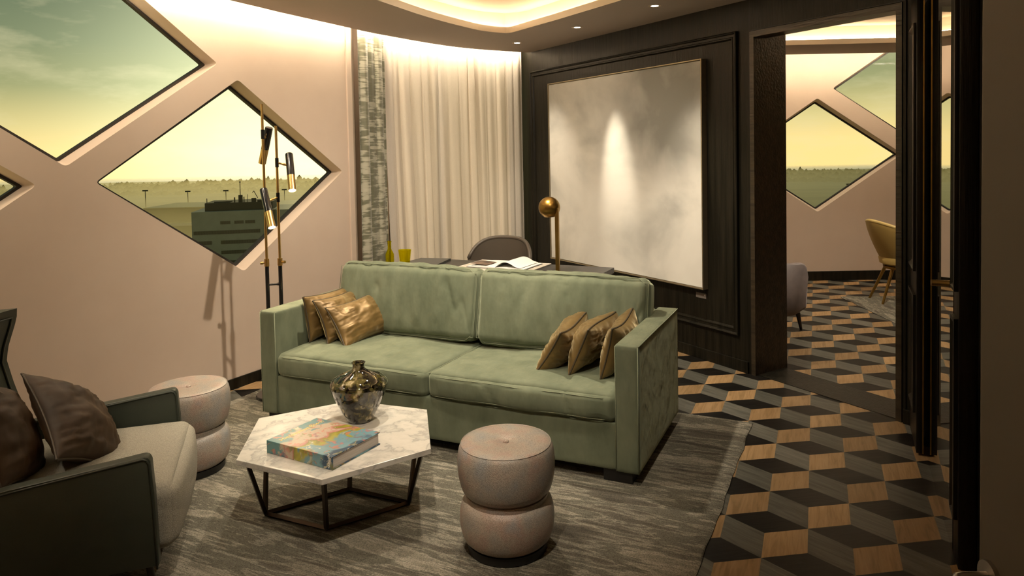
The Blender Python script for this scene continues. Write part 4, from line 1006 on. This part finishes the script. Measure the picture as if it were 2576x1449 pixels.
for x in (-.19, .19):
    for y in (-.17, .17):
        bm = bmesh.new(); tube(bm, [(x * 1.2, y * 1.2, 0), (x, y, .40)], [.009, .014], seg=10); mesh_obj('leg', bm, mt['darkleg'], parent=dc, smooth=40)

# ---- picture and plaque
pic = empty('framed_painting', PW, PWR, label='large pale grey cloud painting in thin champagne frame on dark wall', cat='painting')
bm = bmesh.new(); x0, x1, z0, z1 = -2.383, -.392, .530, 2.205
rect_loops(bm, x0, x1, z0, z1, [(0, -.003), (0, -.055), (.007, -.055), (.007, -.048), (.012, -.044)]); mesh_obj('frame', bm, mt['champ'], parent=pic)
bm = bmesh.new(); box(bm, x0 + .014, x1 - .014, -.050, -.004, z0 + .014, z1 - .014, .001); mesh_obj('canvas', bm, mt['painting'], parent=pic)
pl = empty('wall_plaque', PW, PWR, label='tiny grey caption plaque below the right corner of the painting', cat='plaque')
bm = bmesh.new(); box(bm, -.514, -.413, -.004, -.0002, .4535, .492, .001); mesh_obj('plate', bm, mt['plate'], parent=pl)
bm = bmesh.new(); tube(bm, [(-.426, -.0045, .479), (-.426, -.0040, .479)], .0065, seg=20); mesh_obj('emblem', bm, mt['offw'], parent=pl)

# ---- curtains
cpath = [(-1.392, 5.845, 0), (-1.262, 6.050, 0), (-1.04, 6.40, 0), (-.76, 6.74, 0), (-.42, 7.03, 0), (-.015, 7.262, 0)]
def curtain(name, f0, f1, amp, wl, z0, z1, mat, label, seed, nx, nz=26, flat=0, off=0, lean=0):
    pts = curve_pts(cpath, 400); i0, i1 = int(400 * f0), int(400 * f1); base = pts[i0:i1 + 1]; base = curve_pts(base, nx)
    Ls = sum((b - a).length for a, b in zip(base, base[1:])); bm = bmesh.new(); uvl = bm.loops.layers.uv.new('UVMap'); rows = []
    for j in range(nz + 1):
        v = j / nz; z = z1 + (z0 - z1) * v; row = []
        for i, p in enumerate(base):
            t = (base[min(nx, i + 1)] - base[max(0, i - 1)]).normalized(); n = Vector((-t.y, t.x, 0)); s = Ls * i / nx
            ph = noise.noise(Vector((s * 2.6, seed, v * .5))) * 4.4 + 2 * PI * s / wl
            A = amp * (.60 + .75 * noise.noise(Vector((s * 4, seed + 3, v * .7))))
            ph2 = noise.noise(Vector((s * 1.9, seed + 8, v * .6))) * 3 + 2 * PI * s / (wl * 1.63)
            fold = .62 * math.sin(ph) + .62 * math.sin(ph2) + .16 * math.sin(ph * 2.2 + .8) + .12 * noise.noise(Vector((s * 40, v * 1.5, seed)))
            gather = 1 if v > .06 else .75 + .25 * v / .06
            q = p + n * (A * fold * gather + off) + t * (A * .55 * math.cos(ph) + lean * v * (1 - i / nx))
            row.append(bm.verts.new((q.x, q.y, z)))
        rows.append(row)
    for j in range(nz):
        for i in range(nx):
            f = bm.faces.new((rows[j][i], rows[j][i + 1], rows[j + 1][i + 1], rows[j + 1][i]))
            for l, (a, b) in zip(f.loops, ((i, j), (i + 1, j), (i + 1, j + 1), (i, j + 1))): l[uvl].uv = (Ls * a / nx * 1.6, (z1 - z0) * b / nz)
    o = mesh_obj(name, bm, mat, smooth='all')
    return tag(o, label, 'curtain')
curtain('curtain', .005, .165, .020, .088, .015, TOP - .06, mt['drape'], 'narrow silver green patterned drape hanging beside the window wall', 2, 110, off=-.018)
curtain('curtain', .155, .995, .026, .112, .015, TOP - .06, mt['sheer'], 'wide off white linen curtain curving across the corner behind the desk', 5, 760, off=.012, lean=.09)

# ---- room beyond the doorway: grey velvet chair and mustard chair
gc = empty('armchair', (2.015, 5.975, 0), math.radians(4), label='taupe velvet armchair seen partly behind the door jamb', cat='armchair')
bm = bmesh.new()
prof = [(-.30, .15), (.10, .12), (.22, .135), (.325, .20), (.335, .46), (.330, .54), (.310, .572), (.27, .582), (.15, .570), (-.30, .53)]
prism(bm, prof, -.035, .035, .018, xf=lambda a, b, c: (a, c, b)); mesh_obj('arm', bm, mt['greyv'], parent=gc, smooth=50)
bm = bmesh.new(); prism(bm, prof, -.035 + .56, .035 + .56, .018, xf=lambda a, b, c: (a, c, b)); mesh_obj('arm', bm, mt['greyv'], parent=gc, smooth=50)
bm = bmesh.new(); softbox(bm, .56, .50, .24, .04, c=(-.02, .28, .28), cuts=14); mesh_obj('seat', bm, mt['greyv'], parent=gc, smooth='all')
bm = bmesh.new(); softbox(bm, .10, .62, .68, .04, c=(-.32, .28, .56), cuts=14); mesh_obj('backrest', bm, mt['greyv'], parent=gc, smooth='all')
for x in (.27, -.27):
    for y in (.03, .53):
        bm = bmesh.new(); tube(bm, [(x + (.03 if x > 0 else -.03), y, 0), (x, y, .15)], [.011, .021], seg=12); mesh_obj('leg', bm, mt['darkleg'], parent=gc, smooth=40)
mc = empty('dining_chair', (3.70, 7.02, .0045), math.radians(4), label='mustard leather shell chair beyond the doorway, cut by the right jamb', cat='chair')
bm = bmesh.new(); NU, NV = 36, 14; G = {}
for s in (0, 1):
    for i in range(NU + 1):
        for j in range(NV + 1):
            u = 2 * i / NU - 1; v = j / NV; a = PI + u * 1.95
            topz = .815 - .21 * abs(u) ** 1.7; R = .185 + .155 * (1 - (1 - v) ** 1.4) * (1 - .25 * abs(u)) - s * .03
            G[s, i, j] = bm.verts.new((R * math.cos(a), R * math.sin(a), .405 + (topz - .405) * v))
for s in (0, 1):
    for i in range(NU):
        for j in range(NV): bm.faces.new([G[s, i, j], G[s, i + 1, j], G[s, i + 1, j + 1], G[s, i, j + 1]][::1 if s else -1])
for i in range(NU):
    for j in (0, NV): bm.faces.new([G[0, i, j], G[0, i + 1, j], G[1, i + 1, j], G[1, i, j]])
for j in range(NV):
    for i in (0, NU): bm.faces.new([G[0, i, j], G[1, i, j], G[1, i, j + 1], G[0, i, j + 1]])
rim = [G[0, i, NV].co.lerp(G[1, i, NV].co, .5) for i in range(NU + 1)]
sh = mesh_obj('shell_back', bm, mt['tan'], parent=mc, smooth=50)
bm = bmesh.new(); tube(bm, rim, .018, seg=10); mesh_obj('rim', bm, mt['ocher'], parent=sh, smooth='all')
bm = bmesh.new(); lathe(bm, [(0, .36), (.15, .362), (.205, .39), (.215, .44), (.20, .47), (0, .48)], 40); mesh_obj('seat', bm, mt['tan'], parent=mc, smooth=50)
bm = bmesh.new(); lathe(bm, [(0, .335), (.17, .337), (.175, .362), (0, .364)], 40); mesh_obj('seat_ring', bm, mt['abrass'], parent=mc, smooth=40)
for x, y in ((-.13, -.05), (.11, -.09), (-.11, .11), (.11, .11)):
    bm = bmesh.new(); tube(bm, [(x * 2.0, y * 1.9, 0), (x, y, .34)], [.0115, .017], seg=12); mesh_obj('leg', bm, mt['abrass'], parent=mc, smooth=40)

# ================================================================== OUTSIDE (seen from a high floor)
GZ = -45.0
def at_b(deg, d): return (d * math.sin(math.radians(deg)), d * math.cos(math.radians(deg)))
def f_ground(nt, L, p):
    tc = node(nt, 'ShaderNodeTexCoord')
    mp = node(nt, 'ShaderNodeMapping'); mp.inputs['Rotation'].default_value = (0, 0, math.radians(-8)); mp.inputs['Scale'].default_value = (.0012, .016, 1); L(tc.outputs['Object'], mp.inputs[0])
    n = node(nt, 'ShaderNodeTexNoise', Scale=1.0, Detail=5.0, Roughness=.6); L(mp.outputs[0], n.inputs['Vector'])
    r = ramp(nt, [(.36, (.11, .105, .035)), (.47, (.17, .16, .055)), (.51, (.27, .25, .11)), (.55, (.14, .135, .045)), (.66, (.22, .21, .075))]); L(n.outputs[0], r.inputs[0])
    L(r.outputs[0], p.inputs['Base Color']); p.inputs['Roughness'].default_value = .9
mt['ground'] = two('fields', f_ground)
bm = bmesh.new(); bm.faces.new([bm.verts.new((x, y, GZ)) for x, y in ((-1500, 30), (1500, 30), (1500, 1500), (-1500, 1500))]); struct('ground', bm, mt['ground'])
mt['tree'] = M('distant_foliage', (.055, .060, .025), .9, col2=(.085, .085, .035), nscale=.02)
# far tree belts
rnd = random.Random(11); bm = bmesh.new()
for D0, hh, n in ((1060, 5.5, 800), (1180, 8.5, 900), (1290, 11, 900)):
    for k in range(n):
        b = -46 + 80 * (k + rnd.random()) / n; D = D0 + rnd.uniform(-35, 35); x, y = at_b(b, D)
        h = hh * rnd.uniform(.55, 1.15) * (1.25 if rnd.random() < .1 else 1); w = rnd.uniform(2.5, 6)
        m = Matrix.Translation((x, y, GZ + h * .45)) @ Matrix.Diagonal((w, w, h * .55, 1)).to_4x4()
        bmesh.ops.create_icosphere(bm, subdivisions=1, radius=1, matrix=m)
tag(mesh_obj('distant_trees', bm, mt['tree'], smooth='all'), 'hazy belt of trees along the horizon', 'trees', kind='stuff')
mt['facade'] = M('grey_facade', (.30, .31, .28), .6, col2=(.26, .27, .24), nscale=.3)
mt['pent'] = M('dark_roof_box', (.060, .052, .030), .7)
def f_band(nt, L, p):
    tc = node(nt, 'ShaderNodeTexCoord'); w = node(nt, 'ShaderNodeTexWave', Scale=.95); w.bands_direction = 'X'; L(tc.outputs['Object'], w.inputs['Vector'])
    r = ramp(nt, [(.2, (.10, .095, .065)), (.35, (.035, .034, .024))]); L(w.outputs['Fac'], r.inputs[0]); L(r.outputs[0], p.inputs['Base Color']); p.inputs['Roughness'].default_value = .3
mt['band'] = two('facade_windows', f_band)
mt['tower'] = M('stair_tower_wall', (.085, .080, .050), .7)
def building(name, b0, D, turn, w, d, ztop, mat, label):
    x, y = at_b(b0, D); e = empty(name, (x, y, GZ), math.radians(turn), label=label, cat='building')
    bm = bmesh.new(); box(bm, 0, w, 0, d, 0, ztop - GZ); mesh_obj('facade', bm, mat, parent=e); return e
ob1 = building('office_building', -25.38, 250, 14, 46, 26, -15.45, mt['facade'], 'grey office block with window bands and dark roof box outside the window')
Ht = -15.45 - GZ
for kx0, kx1, rows in ((.5, 20.5, (1,)), (.5, 5.8, (2, 3, 4, 5)), (8.5, 20.5, (2, 3, 4, 5, 6)), (8.5, 11.5, (0,)), (12.7, 15.5, (0,)), (16, 19, (0,)), (27, 40, (0, 1, 2, 3, 4, 5))):
    for r in rows:
        z = Ht - (3.1 if r == 0 else 6.1 + 3.25 * (r - 1)); n = max(1, int((kx1 - kx0) / 1.0))
        wf = bmesh.new(); box(wf, kx0, kx1, -.10, 0, z - (1.0 if r == 0 else 1.15), z); wb = mesh_obj('window_band', wf, mt['band'], parent=ob1)
bm = bmesh.new(); box(bm, 22.2, 25.4, -.6, 4, 0, Ht + .15); tw = mesh_obj('stair_tower', bm, mt['tower'], parent=ob1)
bm = bmesh.new(); box(bm, 3.5, 24.3, 3, 20, Ht, Ht + 2.6); rb = mesh_obj('roof_box', bm, mt['pent'], parent=ob1)
bm = bmesh.new()
for x, h, w in ((4, 4.1, .10), (12.4, 4.2, .18), (14.2, 9.4, .10), (15.3, 4.3, .14), (16.4, 5.1, .07), (26, 3.4, .08)): box(bm, x - w, x + w, 4, 4 + 2 * w, Ht, Ht + h)
box(bm, 13.6, 14.8, 4, 5, Ht + 2.6, Ht + 4.9); box(bm, 17.6, 19.0, 4, 5, Ht + 2.6, Ht + 3.8); box(bm, 19.4, 21.4, 4, 5, Ht + 2.6, Ht + 3.2); box(bm, 14.0, 14.4, 4, 4.4, Ht + 9, Ht + 9.4)
tube(bm, [(18.4, 4, Ht + 6.2), (19.6, 4, Ht + 3.8)], .12, seg=6); tube(bm, [(18.0, 4, Ht + 5.6), (18.4, 4, Ht + 6.2)], .12, seg=6)
mesh_obj('roof_antennas', bm, mt['pent'], parent=rb)
bm = bmesh.new(); box(bm, 6, 11, 5, 9, Ht + 2.6, Ht + 2.95); mesh_obj('roof_hatch', bm, mt['pent'], parent=rb)
hb = building('terminal_hall', -28.42, 600, 4, 150, 60, -34.7, mt['tower'], 'long low hall behind the car park outside the window')
bm = bmesh.new(); box(bm, -.5, 150.5, -.5, 60, -34.7 - GZ, -34.2 - GZ); mesh_obj('roof_edge', bm, M('roof_edge', (.35, .33, .2), .5), parent=hb)
hb2 = building('warehouse', -17.6, 520, -6, 70, 40, -31.0, mt['tower'], 'low dark warehouse at the right end of the window view')
bm = bmesh.new(); box(bm, 6, 18, 3, 12, 0, -28.5 - GZ); mesh_obj('roof_box', bm, mt['pent'], parent=hb2)
hb3 = building('hangar', -27.4, 480, 6, 55, 20, -38.5, mt['pent'], 'lower dark shed in front of the long low hall')
mastm = mt['pent']
def mast(b, D, zt, label):
    x, y = at_b(b, D); e = empty('light_mast', (x, y, GZ), 0, label=label, cat='light mast', group='airfield light masts')
    bm = bmesh.new(); tube(bm, [(0, 0, 0), (0, 0, zt - GZ)], [.42, .25], seg=6); mesh_obj('pole', bm, mastm, parent=e)
    bm = bmesh.new(); box(bm, -2.2, 2.2, -.6, .6, zt - GZ - .5, zt - GZ + .7); mesh_obj('lamp_ring', bm, mastm, parent=e)
mast(-28.28, 700, -25.2, 'leftmost tall light mast outside the window')
mast(-25.56, 700, -27.2, 'tall light mast left of the office block roof')
mast(-23.01, 700, -27.7, 'tall light mast rising behind the office block antennas')
mast(-18.9, 700, -28.5, 'tall light mast seen between the floor lamp poles')
mast(24.3, 700, -32.0, 'light mast seen through the window beyond the doorway')
# parked cars
def car():
    e = empty('parked_car', (0, 0, 0), 0); e.name = 'parked_car'
    bm = bmesh.new(); prism(bm, [(-2.1, .3), (2.1, .3), (2.15, .8), (1.3, .95), (.7, 1.45), (-1.2, 1.45), (-1.8, .95), (-2.1, .85)], -.85, .85, xf=lambda a, b, c: (a, c, b)); mesh_obj('body', bm, M('car_paint', (.5, .5, .46), .2), parent=e)
    return e
car0 = car(); rnd = random.Random(5); first = True
for r in range(6):
    for k in range(8):
        D = 395 + r * 12; b = -29.4 + k * .78 + r * .02 + rnd.uniform(-.03, .03)
        if rnd.random() < .15: continue
        o = car0 if first else copy_tree(car0); first = False
        x, y = at_b(b, D); o.location = (x, y, GZ); o.rotation_euler = (0, 0, math.radians(rnd.choice((8, 12))))
        tag(o, 'pale car parked in rows between the office block and the long low hall', 'car', 'cars in the car park outside')

# hazy low air between the window and the horizon
hm = bpy.data.materials.new('evening_haze'); hm.use_nodes = True; nt = hm.node_tree; nt.nodes.clear()
vs = node(nt, 'ShaderNodeVolumeScatter'); vs.inputs['Color'].default_value = (1, .86, .48, 1); vs.inputs['Density'].default_value = .0050; vs.inputs['Anisotropy'].default_value = .55
mo = node(nt, 'ShaderNodeOutputMaterial'); nt.links.new(vs.outputs[0], mo.inputs['Volume'])
bm = bmesh.new(); box(bm, -1300, 1300, 60, 1335, GZ + .5, -31.0)
tag(mesh_obj('haze', bm, hm), 'low evening haze over the fields outside', 'haze', kind='stuff')
